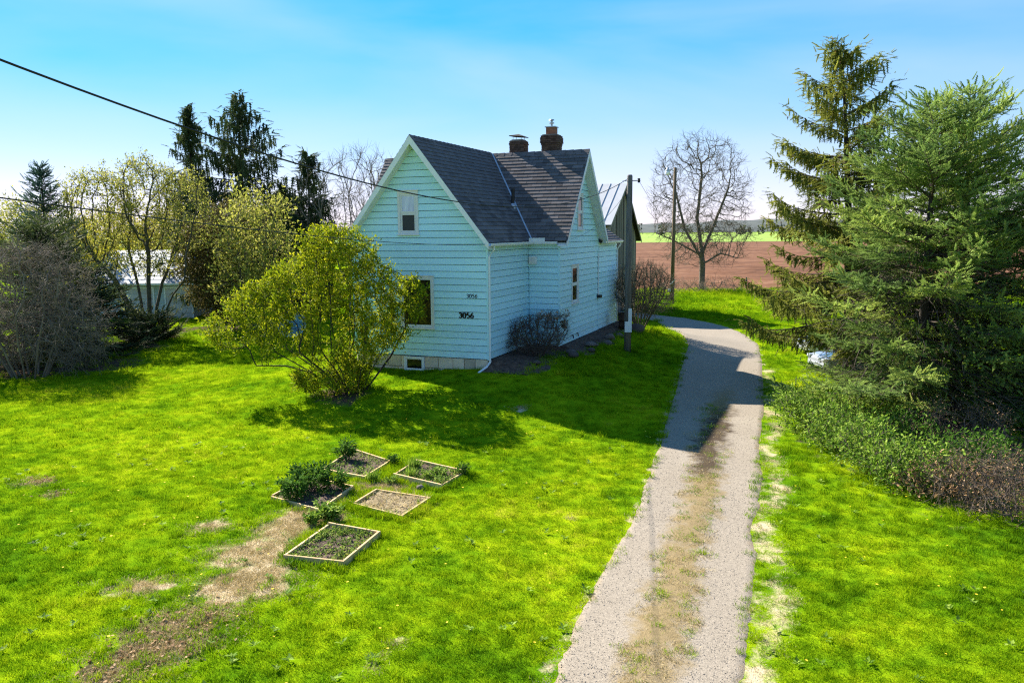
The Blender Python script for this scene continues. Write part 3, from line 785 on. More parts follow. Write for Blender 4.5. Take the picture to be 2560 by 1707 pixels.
# right-hand slope of the front block: h along w, d down to the right
d_e = (UE - UC) * lf
roof_slope(roof, (UC, 0, HF), (0, 1, 0), (1 / lf, 0, -SF / lf), [(-OHG, 0), (WR, 0), (WE, d_e), (-OHG, d_e)], 128, seed=2)
roof_slope(roof, (UC, 0, HF), (0, 1, 0), (-1 / lf, 0, -SF / lf), [(-OHG, 0), (WR, 0), (WE, d_e), (-OHG, d_e)], 0, seed=3)
d_c = (WR - WE) * lc
roof_slope(croof, (0, WR, HR), (1, 0, 0), (0, -1 / lc, -SC / lc), [(UC + 0.04, 0), (PJ + OHG, 0), (PJ + OHG, d_c), (UE, d_c)], 170, seed=5)
roof_slope(croof, (0, WR, HR), (1, 0, 0), (0, -1 / lc, -SC / lc), [(UL - OHG, 0), (UC - 0.04, 0), (-WF - OHE, d_c), (UL - OHG, d_c)], 0, seed=6)
roof_slope(croof, (0, WR, HR), (1, 0, 0), (0, 1 / lc, -SC / lc), [(UL - OHG, 0), (PJ + OHG, 0), (PJ + OHG, d_c), (UL - OHG, d_c)], 0, seed=7)
rroof = MB().box(RRU - .02, RRU + .02, D1 + D2, RW1, RRZ - .3, RRZ - .16).build('roof', M['deck'], house)
RS = (RRZ - RZ) / (PJ - RRU); lr = math.hypot(1, RS)
roof_slope(rroof, (RRU, D1 + D2, RRZ), (0, 1, 0), (1 / lr, 0, -RS / lr), [(0.0, 0), (D3 + 0.25, 0), (D3 + 0.25, (PJ - RRU + 0.2) * lr), (0.0, (PJ - RRU + 0.2) * lr)], 0, seed=8)
roof_slope(rroof, (RRU, D1 + D2, RRZ), (0, 1, 0), (-1 / lr, 0, -RS / lr), [(0.0, 0), (D3 + 0.25, 0), (D3 + 0.25, (PJ - RRU + 0.2) * lr), (0.0, (PJ - RRU + 0.2) * lr)], 0, seed=9)
# ridge caps
def caps(roof_, p0, p1, side, s, n):
    p0, p1 = Vector(p0), Vector(p1); side = Vector(side)
    for i in range(n):
        a, b = p0.lerp(p1, i / n), p0.lerp(p1, (i + 1.12) / n)
        z0, z1 = 0.012, 0.030
        v = []
        for q, z in ((a, z1), (b, z0)):
            v += [q + side * 0.13 + Vector((0, 0, z - 0.13 * s)), q + Vector((0, 0, z + 0.006)), q - side * 0.13 + Vector((0, 0, z - 0.13 * s))]
        v += [x - Vector((0, 0, 0.012)) for x in v]
        MB().add(v, [(0, 1, 4, 3), (1, 2, 5, 4), (6, 9, 10, 7), (7, 10, 11, 8), (0, 6, 7, 1), (1, 7, 8, 2), (3, 4, 10, 9), (4, 5, 11, 10), (0, 3, 9, 6), (2, 8, 11, 5)]).build('ridge_cap', M['shingle'], roof_)
caps(roof, (UC, -OHG, HF + .014), (UC, WR, HF + .014), (1, 0, 0), SF, 22)
caps(croof, (PJ + OHG, WR, HR + .014), (UL - OHG, WR, HR + .014), (0, 1, 0), SC, 28)
# valley flashing
m = MB()
a, b = Vector((UC + 0.06, WR - 0.02, HR - 0.01)), Vector((UE - 0.02, WE + 0.02, ZE + 0.03))
d = (b - a).normalized(); n1 = Vector((SF, 0, 1)).normalized(); n2 = Vector((0, -SC, 1)).normalized(); nn = (n1 + n2).normalized(); sd_ = d.cross(nn).normalized()
m.prism([a + sd_ * 0.035 + nn * 0.030, a - sd_ * 0.035 + nn * 0.030, b - sd_ * 0.035 + nn * 0.030, b + sd_ * 0.035 + nn * 0.030], nn * 0.02)
m.build('valley_flashing', M['metal'], roof)


# rake boards and soffits
def rake(apex, foot, out, dep, mat, name='rake_board', h=0.25, t_=0.05):
    apex, foot, out = Vector(apex), Vector(foot), Vector(out); dn = Vector((0, 0, -1))
    MB().prism([apex, foot, foot + dn * h, apex + dn * h * 1.25], out * -t_).build(name, mat, house)
o_ = Vector((0, -1, 0))
yf = -OHG - 0.012
for s in (1, -1):
    rake((UC, yf, HF + 0.012), (UC + s * (WF / 2 + OHE), yf, ZE + 0.012), (0, -1, 0), 0, M['white'])
    # soffit under the overhang
    a, b = Vector((UC, yf + 0.06, HF - 0.27)), Vector((UC + s * (WF / 2 + OHE), yf + 0.06, ZE - 0.225))
    MB().prism([a, b, b + Vector((0, OHG - 0.04, 0)), a + Vector((0, OHG - 0.04, 0))], (0, 0, 0.03)).build('soffit', M['soffit'], house)
xr = PJ + OHG + 0.012
for s in (1, -1):
    rake((xr, WR, HR + 0.012), (xr, WR + s * (D2 / 2 + OHE), ZE + 0.012), (1, 0, 0), 0, M['white'], h=0.23)
    a, b = Vector((xr - 0.06, WR, HR - 0.25)), Vector((xr - 0.06, WR + s * (D2 / 2 + OHE), ZE - 0.22))
    MB().prism([a, b, b - Vector((OHG - 0.04, 0, 0)), a - Vector((OHG - 0.04, 0, 0))], (0, 0, 0.03)).build('soffit', M['soffit'], house)
xl = UL - OHG - 0.012
for s in (1, -1):
    rake((xl, WR, HR + 0.012), (xl, WR + s * (D2 / 2 + OHE), ZE + 0.012), (-1, 0, 0), 0, M['white'], h=0.23)
# eave soffits and gutters
MB().box(0.0, UE, -OHG + 0.05, WE, ZE - 0.13, ZE - 0.10).build('soffit', M['soffit'], house)
MB().box(UE, PJ + 0.0, WE + 0.02, D1, ZE - 0.13, ZE - 0.10).build('soffit', M['soffit'], house)


def gutter(p0, p1, out, name='gutter'):
    p0, p1, out = Vector(p0), Vector(p1), Vector(out); up = Vector((0, 0, 1))
    prof = [(0, 0), (0.09, 0), (0.125, 0.055), (0.13, 0.115), (0.118, 0.115), (0.108, 0.06), (0.085, 0.015), (0.012, 0.015), (0.012, 0.115), (0, 0.115)]
    return MB().prism([p0 + out * a + up * b for a, b in prof], p1 - p0).build(name, M['white'], house)


g1 = gutter((UE - 0.01, -OHG + 0.02, ZE - 0.135), (UE - 0.01, WE - 0.1, ZE - 0.135), (1, 0, 0))
g2 = gutter((UE + 0.12, WE + 0.0, ZE - 0.135), (PJ + 0.0, WE + 0.0, ZE - 0.135), (0, -1, 0))
g3 = gutter((PJ + 0.15, D1 + D2 + OHE + 0.05, RZ - 0.26), (PJ + 0.15, RW1 + 0.25, RZ - 0.26), (1, 0, 0))
MB().box(UE - 0.05, UE + 0.62, WE - 0.135, WE - 0.118, ZE - 0.02, ZE + 0.13).box(UE + 0.10, UE + 0.117, WE - 0.6, WE - 0.135, ZE - 0.02, ZE + 0.13).build('splash_guard', M['white'], g1)


def downspout(pts, r=0.042):
    return MB().tube(pts, r, 6).build('downspout', M['white'], house)


downspout([(UE + 0.06, -0.05, ZE - 0.13), (UE + 0.06, -0.05, ZE - 0.25), (0.085, -0.02, ZE - 0.52), (0.075, -0.02, 1.0), (0.075, -0.02, 0.22), (0.02, -0.22, 0.06), (-0.16, -0.62, -0.12)])
downspout([(PJ + 0.2, RW1 - 0.05, RZ - 0.24), (PJ + 0.2, RW1 - 0.05, RZ - 0.36), (PJ + 0.03, RW1 - 0.05, RZ - 0.6), (PJ + 0.03, RW1 - 0.05, 0.2)])
MB().tube([(0.07, D1 - 0.05, 3.6), (0.07, D1 - 0.05, 0.3)], 0.014, 5).build('conduit', M['siding'], house)
lb = MB().box(0.06, 0.40, D1 - 0.16, D1 - 0.02, 3.72, 4.05).build('meter_box', M['white'], house, bevel=0.02)
MB().box(0.10, 0.36, D1 - 0.172, D1 - 0.16, 3.78, 4.0).build('cover', M['trim'], lb)
MB().tube([(PJ + 0.05, D1 + D2 - 0.06, 2.0), (PJ + 0.05, D1 + D2 - 0.06, 4.0)], 0.035, 6).build('conduit', M['white'], house)
MB().box(PJ + 0.02, PJ + 0.2, D1 + D2 - 0.2, D1 + D2 + 0.12, 1.86, 2.0).build('bracket', M['black'], house)
for w_ in (D1 + 1.62, D1 + 2.35):
    MB().tube([(PJ + 0.02, w_, 0.55), (PJ + 0.1, w_, 0.55), (PJ + 0.12, w_, 0.42)], 0.03, 6).build('tap', M['rust'] if w_ < 7 else M['metal'], house)
# vent pipe through the right-hand slope
vp = (-0.95, 5.0, HF - (-0.95 - UC) * SF)
v_ = MB().tube([(vp[0], vp[1], vp[2] - 0.1), (vp[0] + 0.02, vp[1], vp[2] + 0.72)], 0.075, 10).build('vent_pipe', M['black'], house)
MB().lathe([(0.16, -0.14), (0.15, 0.0), (0.09, 0.08), (0.08, 0.1)], (vp[0], vp[1], vp[2]), 10).build('flashing_collar', M['metal'], v_)


# house numbers: pen strokes of a broad nib
DIG = {
    '0': [[(.5, 1), (.22, .93), (.08, .7), (.06, .5), (.08, .3), (.22, .07), (.5, 0), (.78, .07), (.92, .3), (.94, .5), (.92, .7), (.78, .93), (.5, 1)]],
    '3': [[(.10, .84), (.3, .98), (.55, 1.0), (.8, .88), (.82, .7), (.66, .56), (.42, .52), (.72, .48), (.9, .32), (.84, .1), (.55, 0), (.28, .03), (.08, .16)]],
    '5': [[(.88, 1.0), (.3, 1.0), (.2, .56), (.45, .64), (.72, .58), (.9, .38), (.84, .12), (.55, 0), (.28, .03), (.10, .14)]],
    '6': [[(.84, .98), (.5, .9), (.2, .62), (.08, .34), (.16, .1), (.45, 0), (.78, .08), (.92, .3), (.82, .52), (.5, .6), (.22, .48), (.10, .3)]]}


def number(s_left, zb_, height, pen, thin, name='house_number'):
    e = bpy.data.objects.new(name, None); COL.objects.link(e); e.parent = house
    adv = height * 0.80
    for k, ch in enumerate('3056'):
        m = MB()
        for st_ in DIG[ch]:
            pts = [(s_left + k * adv + x * height * 0.62, zb_ + y * height) for x, y in st_]
            fine_ = []
            for i in range(len(pts) - 1):
                for q in range(3):
                    f_ = q / 3; fine_.append((pts[i][0] * (1 - f_) + pts[i + 1][0] * f_, pts[i][1] * (1 - f_) + pts[i + 1][1] * f_))
            fine_.append(pts[-1]); L_, R_ = [], []
            for i, p_ in enumerate(fine_):
                q0, q1 = fine_[max(i - 1, 0)], fine_[min(i + 1, len(fine_) - 1)]
                dx, dz = q1[0] - q0[0], q1[1] - q0[1]; l_ = math.hypot(dx, dz) + 1e-9; dx /= l_; dz /= l_
                w_ = (thin + (pen - thin) * abs(dz) ** 1.3) / 2
                L_.append((p_[0] - dz * w_, p_[1] + dx * w_)); R_.append((p_[0] + dz * w_, p_[1] - dx * w_))
            v = [(x, -0.036, z) for x, z in L_ + R_] + [(x, -0.026, z) for x, z in L_ + R_]; n = len(L_)
            f = []
            for i in range(n - 1):
                f += [(i, i + 1, n + i + 1, n + i), (2 * n + i, 3 * n + i, 3 * n + i + 1, 2 * n + i + 1), (i, 2 * n + i, 2 * n + i + 1, i + 1), (n + i, n + i + 1, 3 * n + i + 1, 3 * n + i)]
            m.add(v, f)
        m.build('digit', M['number'], e)
    return e


number(-0.86, 2.62, 0.145, 0.028, 0.016)
number(-1.19, 1.855, 0.20, 0.068, 0.026)


# chimneys laid brick by brick
def chimney(u, w, size, z0, z1, corbel):
    ch = MB().box(u - size / 2 + .03, u + size / 2 - .03, w - size / 2 + .03, w + size / 2 - .03, z0, z1 - 0.02).build('chimney', M['mortar'], house)
    z = z0; k = 0; bh = 0.085; proto = {}
    n = int((z1 - z0) / bh)
    for c in range(n):
        top = n - c
        g = (0.05 if top in (2, 3, 4) else 0.025 if top in (1, 5) else 0.0) if corbel else (0.02 if top == 2 else 0.0)
        h = size / 2 + g; nb = 4
        for side in range(4):
            a0 = -h + (0.0 if c % 2 else 0.105); L_ = (2 * h - 0.105)
            bl = L_ / nb
            for q in range(nb):
                key = round(bl, 3)
                s = a0 + q * bl + bl / 2
                x, y = s, -h + 0.05
                ca, sa = math.cos(side * PI / 2), math.sin(side * PI / 2)
                if key not in proto:
                    me = MB().box(-bl / 2 + .005, bl / 2 - .005, -0.05, 0.05, 0.004, bh - .006).mesh('brick'); me.materials.append(M['brick']); proto[key] = me
                o = bpy.data.objects.new('brick', proto[key]); COL.objects.link(o); o.parent = ch
                o.location = (u + x * ca - y * sa + random.uniform(-.004, .004), w + x * sa + y * ca + random.uniform(-.004, .004), z); o.rotation_euler = (0, 0, side * PI / 2)
        z += bh
    return ch, z


random.seed(9)
ch1, zt = chimney(-1.72, WR + 0.45, 0.68, HR - 0.45, HR + 0.62, False)
MB().box(-1.98, -1.46, WR + .19, WR + .71, zt, zt + .07).build('crown', M['mortar'], ch1)
m = MB()
for a, b in ((-1.92, WR + .25), (-1.52, WR + .25), (-1.52, WR + .65), (-1.92, WR + .65)): m.tube([(a, b, zt + .05), (a, b, zt + .26)], 0.012, 4)
m.build('cap_leg', M['metal'], ch1)
MB().add([(-2.06, WR + .08, zt + .25), (-1.40, WR + .08, zt + .19), (-1.38, WR + .82, zt + .2), (-2.06, WR + .82, zt + .27), (-1.72, WR + .45, zt + .33),
          (-2.06, WR + .08, zt + .22), (-1.40, WR + .08, zt + .16), (-1.38, WR + .82, zt + .17), (-2.06, WR + .82, zt + .24)],
         [(0, 1, 4), (1, 2, 4), (2, 3, 4), (3, 0, 4), (0, 5, 6, 1), (1, 6, 7, 2), (2, 7, 8, 3), (3, 8, 5, 0), (5, 8, 7, 6)]).build('chimney_cap', M['dark'], ch1)
ch2, zt = chimney(-0.12, WR + 0.45, 0.74, HR - 0.45, HR + 0.80, True)
MB().box(-0.42, 0.18, WR + .15, WR + .75, zt, zt + .05).build('crown', M['mortar'], ch2)
MB().box(-0.33, 0.09, WR + .24, WR + .66, zt + .03, zt + .36).build('flue', M['clay'], ch2, bevel=0.02)
MB().box(-0.37, 0.13, WR + .20, WR + .70, zt + .36, zt + .40).build('flue_lid', M['metal'], ch2)
MB().lathe([(0.05, 0), (0.05, .12), (0.12, .14), (0.12, .18), (0.05, .2), (0.05, .26), (0.13, .28), (0.10, .32)], (-0.12, WR + .45, zt + .40), 10).build('vent_cap', M['metal'], ch2)

# ------------------------------------------------------------------ plants: builders
SPRAY_V, SPRAY_F, SPRAY_T = [], [], []
_r = random.Random(3)
for k in range(13):                                   # a spruce spray: needle tufts along a 1 m axis
    s = k / 12; L_ = 0.25 * (1 - 0.45 * s); side = (-1, 1, 0)[k % 3]
    bx, el = s * 0.85, (0.10 if side else 0.75)
    d = Vector((0.75, side * 0.8, el + _r.uniform(-.25, .15))).normalized(); w = d.cross(Vector((0, 0, 1))).normalized() * 0.066
    b = Vector((bx, 0, 0)); n = len(SPRAY_V)
    SPRAY_V += [b - w, b + w, b + d * L_]; SPRAY_F.append((n, n + 1, n + 2)); SPRAY_T += [0, 0, 0.12]
n = len(SPRAY_V); SPRAY_V += [(0, -0.05, 0), (0, 0.05, 0), (1.05, 0, 0.02)]; SPRAY_F.append((n, n + 1, n + 2)); SPRAY_T += [0, 0, 0.15]
SPRAY_V = np.array([tuple(v) for v in SPRAY_V]); SPRAY_F = np.array(SPRAY_F); SPRAY_T = np.array(SPRAY_T)
LEAF_V = np.array([(0, 0, 0), (0.45, 0.24, 0.06), (1, 0, 0.0), (0.45, -0.24, 0.06)]); LEAF_F = np.array([(0, 1, 2), (0, 2, 3)])
BLADE_V = np.array([(0, -0.05, 0), (0, 0.05, 0), (1, 0, 0)]); BLADE_F = np.array([(0, 1, 2)])


def unit(v): return v / (np.linalg.norm(v, axis=-1, keepdims=True) + 1e-9)


def spruce(name, label, base, H, R, mat, seed, crown=0.06, droop=0.18, upturn=0.22, whorl=0.42, nb=6, spray=0.34, dens=1.0, hang=0.0, profile=0.9, irregular=0.25,
           cat='spruce tree', group=None, lean=(0, 0), bark='bark_dark', dead=0, cone=0.0, tip=0.25, fluff=0):
    g = np.random.default_rng(seed); base = Vector(base)
    root = empty(name, tuple(base), 0, label, cat, group)
    trunk = MB(); n = 12
    ax_ = lambda z: np.array([lean[0] * (z / H) ** 1.5, lean[1] * (z / H) ** 1.5, z])
    r0 = 0.018 * H + 0.04
    trunk.tube([tuple(ax_(-0.2 + (H + 0.2) * i / n)) if i else (0, 0, -0.25) for i in range(n + 1)], [r0 * (1.35 if i == 0 else 1 - 0.97 * i / n) for i in range(n + 1)], 9)
    tr = trunk.build('trunk', M[bark], root, True)
    SP, SDr, SS, ST = [], [], [], []; B0, B1, BR0, BR1 = [], [], [], []
    z = crown * H
    while z < H * 0.985:
        t_ = (z - crown * H) / (H * (1 - crown))
        env = R * (1 - t_) ** profile * (0.55 + 0.45 * min(1, (t_ + 0.08) / 0.14)) + tip * min(1, (1 - t_) * 5)
        m_ = max(3, int(round(nb * (0.7 + 0.5 * (1 - t_)))))
        ph = g.random() * 6.28
        for b in range(m_):
            az = ph + 6.283 * b / m_ + g.normal(0, 0.22); Lb = max(0.15, env * min(1.16, 1 + g.normal(0, irregular)))
            zz = z + g.uniform(-0.5, 0.5) * whorl
            out = np.array([math.cos(az), math.sin(az), 0]); o = ax_(min(max(zz, 0.2), H))
            up0 = -0.10 + 0.75 * t_ ** 1.4 + g.normal(0, 0.06)
            ns = max(4, int(Lb / 0.35)); ss = np.linspace(0, 1, ns + 1)
            cz = up0 * ss * Lb - droop * (1 - t_) * ss ** 1.7 * Lb + upturn * ss ** 4 * Lb * (0.5 + 0.5 * (1 - t_))
            sidew = np.array([-out[1], out[0], 0]) * g.normal(0, 0.10)
            C = o[None] + out[None] * (ss * Lb)[:, None] + sidew[None] * (ss ** 2 * Lb)[:, None]; C[:, 2] += cz
            rb = 0.010 + 0.012 * Lb; bt = g.normal(0, 0.16)
            for i in range(ns):
                B0.append(C[i]); B1.append(C[i + 1]); BR0.append(rb * (1 - ss[i] * 0.9)); BR1.append(rb * (1 - ss[i + 1] * 0.9))
            # side twigs
            start = 0.14 if Lb > 1.0 else 0.05
            nt = max(3, int(dens * Lb * (1 - start) / 0.17))
            for q in range(nt + 1):
                s = start + (1 - start) * q / nt; f_ = s * ns; i = min(int(f_), ns - 1); P = C[i] + (C[i + 1] - C[i]) * (f_ - i); T = unit(C[i + 1] - C[i])
                sd = np.array([-T[1], T[0], 0]); sd = unit(sd)
                for sg in ((-1, 1) if q < nt else (0,)):
                    L2 = (0.30 * (1 - s) * Lb + 0.26 + g.random() * 0.18) if sg else 0.3
                    L2 = min(L2, 0.95)
                    d2 = unit(T * 0.75 + sd * sg * (0.8 + g.normal(0, 0.15)) + np.array([0, 0, g.normal(0.02, 0.12) - hang]))
                    k = max(1, int(round(L2 / (spray * 0.62))))
                    for e in range(k):
                        pp = P + d2 * (L2 * (e / k))
                        pp[2] -= 0.10 * (L2 * e / k) ** 2
                        dd_ = unit(d2 + g.normal(0, 0.16, 3) + np.array([0, 0, -hang * 0.9 * (e / k)]))
                        SP.append(pp); SDr.append(dd_); SS.append(spray * g.uniform(0.8, 1.25)); ST.append(0.30 + bt + 0.28 * g.random() + 0.25 * s * g.random())
                    if k > 1:
                        B0.append(P); B1.append(P + d2 * L2 * 0.9); BR0.append(0.007); BR1.append(0.003)
                    for e in range(fluff if sg else fluff * 2):
                        SP.append(P + d2 * L2 * g.random() + g.normal(0, .09, 3)); SDr.append(unit(d2 * .7 + T * .3 + g.normal(0, .55, 3) + np.array([0, 0, .1]))); SS.append(spray * g.uniform(.7, 1.15)); ST.append(.28 + bt + .3 * g.random() + .3 * s * g.random())
                    if hang > 0 and sg and g.random() < 0.8:
                        for e in range(2):
                            SP.append(P + d2 * L2 * g.random() * 0.8); SDr.append(unit(np.array([g.normal(0, .2), g.normal(0, .2), -1.0]))); SS.append(spray * g.uniform(0.9, 1.6)); ST.append(0.2 + bt + 0.35 * g.random())
        z += whorl * (0.75 + 0.5 * g.random()) * (0.55 + 0.45 * (1 - t_))
    for _ in range(dead):                                           # bare inner twigs
        a_ = g.random() * 6.28; zz = g.uniform(0.05, 0.55) * H; rr_ = R * g.uniform(0.15, 0.85) * (1 - zz / H)
        p_ = np.array([math.cos(a_) * rr_, math.sin(a_) * rr_, zz]); d_ = unit(np.array([math.cos(a_), math.sin(a_), g.normal(-0.25, 0.25)]) + g.normal(0, 0.35, 3))
        l_ = g.uniform(0.3, 1.0); p2 = p_ + d_ * l_ * 0.5; p3 = p2 + unit(d_ + g.normal(0, 0.3, 3)) * l_ * 0.5
        B0 += [p_, p2]; B1 += [p2, p3]; BR0 += [0.009, 0.006]; BR1 += [0.006, 0.002]
    SP, SDr, SS, ST = np.array(SP), np.array(SDr), np.array(SS), np.array(ST)
    obj('branches', segs_mesh('branches', B0, B1, BR0, BR1, 3), M['twig_brown'], root)
    cr_ = cloud('crown', SPRAY_V, SPRAY_F, SP, frames(SDr, roll=g.normal(0, 0.5, len(SP))), SS, ST, SPRAY_T)
    obj('crown', cr_, mat, root)
    if cone > 0:                                                    # hanging cones
        pick = np.where(g.random(len(SP)) < cone)[0]
        v = np.array([(0, -.16, 0), (0, .08, .14), (0, .08, -.14), (1, 0, 0)]); f = np.array([(0, 1, 3), (1, 2, 3), (2, 0, 3)])
        cn = cloud('cones', v, f, SP[pick] + g.normal(0, .05, (len(pick), 3)), frames(np.tile(np.array([[0.1, 0, -1.0]]), (len(pick), 1)) + g.normal(0, .12, (len(pick), 3))), np.full(len(pick), 0.17), g.random(len(pick)))
        props(obj('cones', cn, M['leaf_dead'], root), kind='stuff')
    return root


def ellipsoids(g, lst, n, shell=0.35):
    """points in a union of ellipsoids (cx,cy,cz,rx,ry,rz,weight)"""
    w = np.array([e[6] if len(e) > 6 else e[3] * e[4] * e[5] for e in lst], float); w /= w.sum(); out = []
    for e, k in zip(lst, g.multinomial(n, w)):
        d = unit(g.normal(0, 1, (k, 3))); r_ = (shell + (1 - shell) * g.random(k)) ** (1 / 2.2)
        out.append(np.array(e[:3])[None] + d * r_[:, None] * np.array(e[3:6])[None])
    return np.concatenate(out)


def colonize(g, roots, att, step, infl, kill, iters=90, bias=(0, 0, 0.0), wob=0.12):
    P = [np.array(p, float) for p, _ in roots]; par = [q for _, q in roots]; nch = [0] * len(P)
    for q in par:
        if q >= 0: nch[q] += 1
    PA = np.array(P); d = np.linalg.norm(att[:, None] - PA[None], axis=2); idx = d.argmin(1); dm = d.min(1); alive = np.ones(len(att), bool); bias = np.array(bias)
    for it in range(iters):
        act = alive & (dm < infl)
        if not act.any(): break
        ii = idx[act]; PA = np.array(P); dv = unit(att[act] - PA[ii]); uq, inv = np.unique(ii, return_inverse=True)
        sm = np.zeros((len(uq), 3)); np.add.at(sm, inv, dv)
        new = []
        for u_, v_ in zip(uq, sm):
            if nch[u_] >= 4: continue
            q = P[u_] + step * unit(unit(v_) + bias + g.normal(0, wob, 3))
            new.append((u_, q)); nch[u_] += 1
        if not new: break
        n0 = len(P)
        for u_, q in new: P.append(q); par.append(int(u_)); nch.append(0)
        NP = np.array([q for _, q in new]); al = np.where(alive)[0]
        dn = np.linalg.norm(att[al][:, None] - NP[None], axis=2); j = dn.argmin(1); dmin = dn[np.arange(len(al)), j]
        b = dmin < dm[al]; dm[al[b]] = dmin[b]; idx[al[b]] = n0 + j[b]
        alive &= dm > kill
    return np.array(P), np.array(par)


def branch_radii(par, tipr, power):
    cnt = np.zeros(len(par)); has = np.zeros(len(par), bool)
    for i in range(len(par) - 1, -1, -1):
        if cnt[i] == 0: cnt[i] = 1
        if par[i] >= 0: cnt[par[i]] += cnt[i]; has[par[i]] = True
    return tipr * cnt ** power, cnt


def woody(name, label, base, stems, crown_e, seed, nat=900, step=0.4, infl=3.0, kill=0.6, tipr=0.008, power=0.45, twigs=2, twig_len=0.5, leaf=None, leaf_size=0.08, leaf_n=4,
          bark='bark', twigmat=None, cat='tree', group=None, bias=(0, 0, 0.1), shell=0.35, wob=0.12, twig_up=0.3, maxr=None, crown_name='crown', leafup=0.3, twig_droop=0.0, twig_r=0.5, scatter=0.12):
    """stems: list of polylines (local coordinates, first point on the ground); grows to fill the ellipsoids"""
    g = np.random.default_rng(seed)
    root = empty(name, tuple(base), 0, label, cat, group)
    roots = []
    for st_ in stems:
        prev = -1
        if st_[0][2] > 0.3 and roots: prev = int(np.argmin([np.linalg.norm(np.array(st_[0]) - q_[0]) for q_ in roots]))
        for a, b in zip(st_[:-1], st_[1:]):
            a, b = np.array(a, float), np.array(b, float); k = max(1, int(np.linalg.norm(b - a) / step))
            if prev < 0: roots.append((a, -1)); prev = len(roots) - 1
            for q in range(1, k + 1):
                roots.append((a + (b - a) * q / k + g.normal(0, 0.02 * step, 3), prev)); prev = len(roots) - 1
    att = ellipsoids(g, crown_e, nat, shell)
    P, par = colonize(g, roots, att, step, infl, kill, bias=bias, wob=wob)
    rad, cnt = branch_radii(par, tipr, power)
    if maxr: rad = np.minimum(rad, maxr)
    c = np.where(par >= 0)[0]; thick = c
    r0 = np.minimum(rad[par[thick]], rad[thick] * 1.5)
    wood = segs_mesh('trunk', P[par[thick]], P[thick], r0, rad[thick], 6 if len(thick) < 4000 else 4)
    obj('trunk' if cat == 'tree' else 'stems', wood, M[bark], root)
    # twigs
    tip = np.where((cnt <= 4) & (par >= 0))[0]
    D = unit(P[tip] - P[par[tip]])
    T0, T1, R0, R1 = [], [], [], []
    for k in range(twigs):
        d = unit(D + g.normal(0, 0.65, D.shape) + np.array([0, 0, twig_up - twig_droop])); l = twig_len * g.uniform(0.5, 1.2, (len(tip), 1))
        a = P[tip]; b = a + d * l * 0.5; d2 = unit(d + g.normal(0, 0.35, D.shape) + np.array([0, 0, twig_up * 0.4 - twig_droop])); e = b + d2 * l * 0.5
        T0 += [a, b]; T1 += [b, e]; R0 += [np.full(len(a), tipr * twig_r * 1.4), np.full(len(a), tipr * twig_r)]; R1 += [np.full(len(a), tipr * twig_r), np.full(len(a), tipr * twig_r * 0.4)]
        # side twiglets
        d3 = unit(d + g.normal(0, 0.8, D.shape)); T0.append(b); T1.append(b + d3 * l * 0.45); R0.append(np.full(len(a), tipr * twig_r)); R1.append(np.full(len(a), tipr * twig_r * 0.4))
    if twigs:
        T0, T1, R0, R1 = np.concatenate(T0), np.concatenate(T1), np.concatenate(R0), np.concatenate(R1)
        props(obj('twigs', segs_mesh('twigs', T0, T1, R0, R1, 3), M[twigmat or bark], root), kind='stuff')
    if leaf:
        src0, src1 = (T0, T1) if twigs else (P[par[tip]], P[tip])
        s0 = np.repeat(src0, leaf_n, 0); s1 = np.repeat(src1, leaf_n, 0); n = len(s0)
        Q = s0 + (s1 - s0) * g.random((n, 1)) + g.normal(0, scatter, (n, 3))
        d = unit(unit(s1 - s0) * 0.5 + g.normal(0, 0.7, (n, 3)) + np.array([0, 0, leafup]))
        obj(crown_name, cloud('leaves', LEAF_V, LEAF_F, Q, frames(d, roll=g.normal(0, 0.9, n)), leaf_size * g.uniform(0.6, 1.3, n), g.random(n)), M[leaf], root)
    return root


# ---- the right-hand spruces
b = G(2150, 965)
spruce('spruce_tree', 'wide near spruce with low sweeping boughs beside the driveway', on_ground(13.0, 25.0), 9.9, 4.5, M['spruce_blue'], 11, crown=0.12, droop=0.15, upturn=0.20, whorl=0.60, nb=6, spray=0.30, dens=1.25, profile=0.66, irregular=0.15, dead=2600, tip=0.3, fluff=2)
spruce('spruce_tree', 'second near spruce with the bushy pointed top, right of the wide one', on_ground(14.9, 26.4), 10.3, 4.2, M['spruce_blue'], 12, crown=0.10, droop=0.18, whorl=0.62, nb=6, spray=0.30, dens=1.2, profile=0.75, irregular=0.26, dead=1600, tip=0.3, fluff=2)
spruce('spruce_tree', 'spruce at the right edge of the photo, its top leaning in', on_ground(17.4, 24.6), 9.0, 4.2, M['spruce_blue'], 13, crown=0.10, droop=0.18, whorl=0.62, nb=6, spray=0.32, dens=1.0, profile=0.75, irregular=0.26, dead=900, fluff=1)
spruce('spruce_tree', 'tallest spruce, sparse and drooping, standing clear against the sky', on_ground(13.3, 31.0), 13.0, 4.0, M['spruce'], 14, crown=0.16, droop=0.12, upturn=0.28, whorl=0.66, nb=5, spray=0.30, dens=1.35, hang=0.42, profile=0.80, irregular=0.26, lean=(-0.9, 0), cone=0.03, tip=0.3, fluff=1)

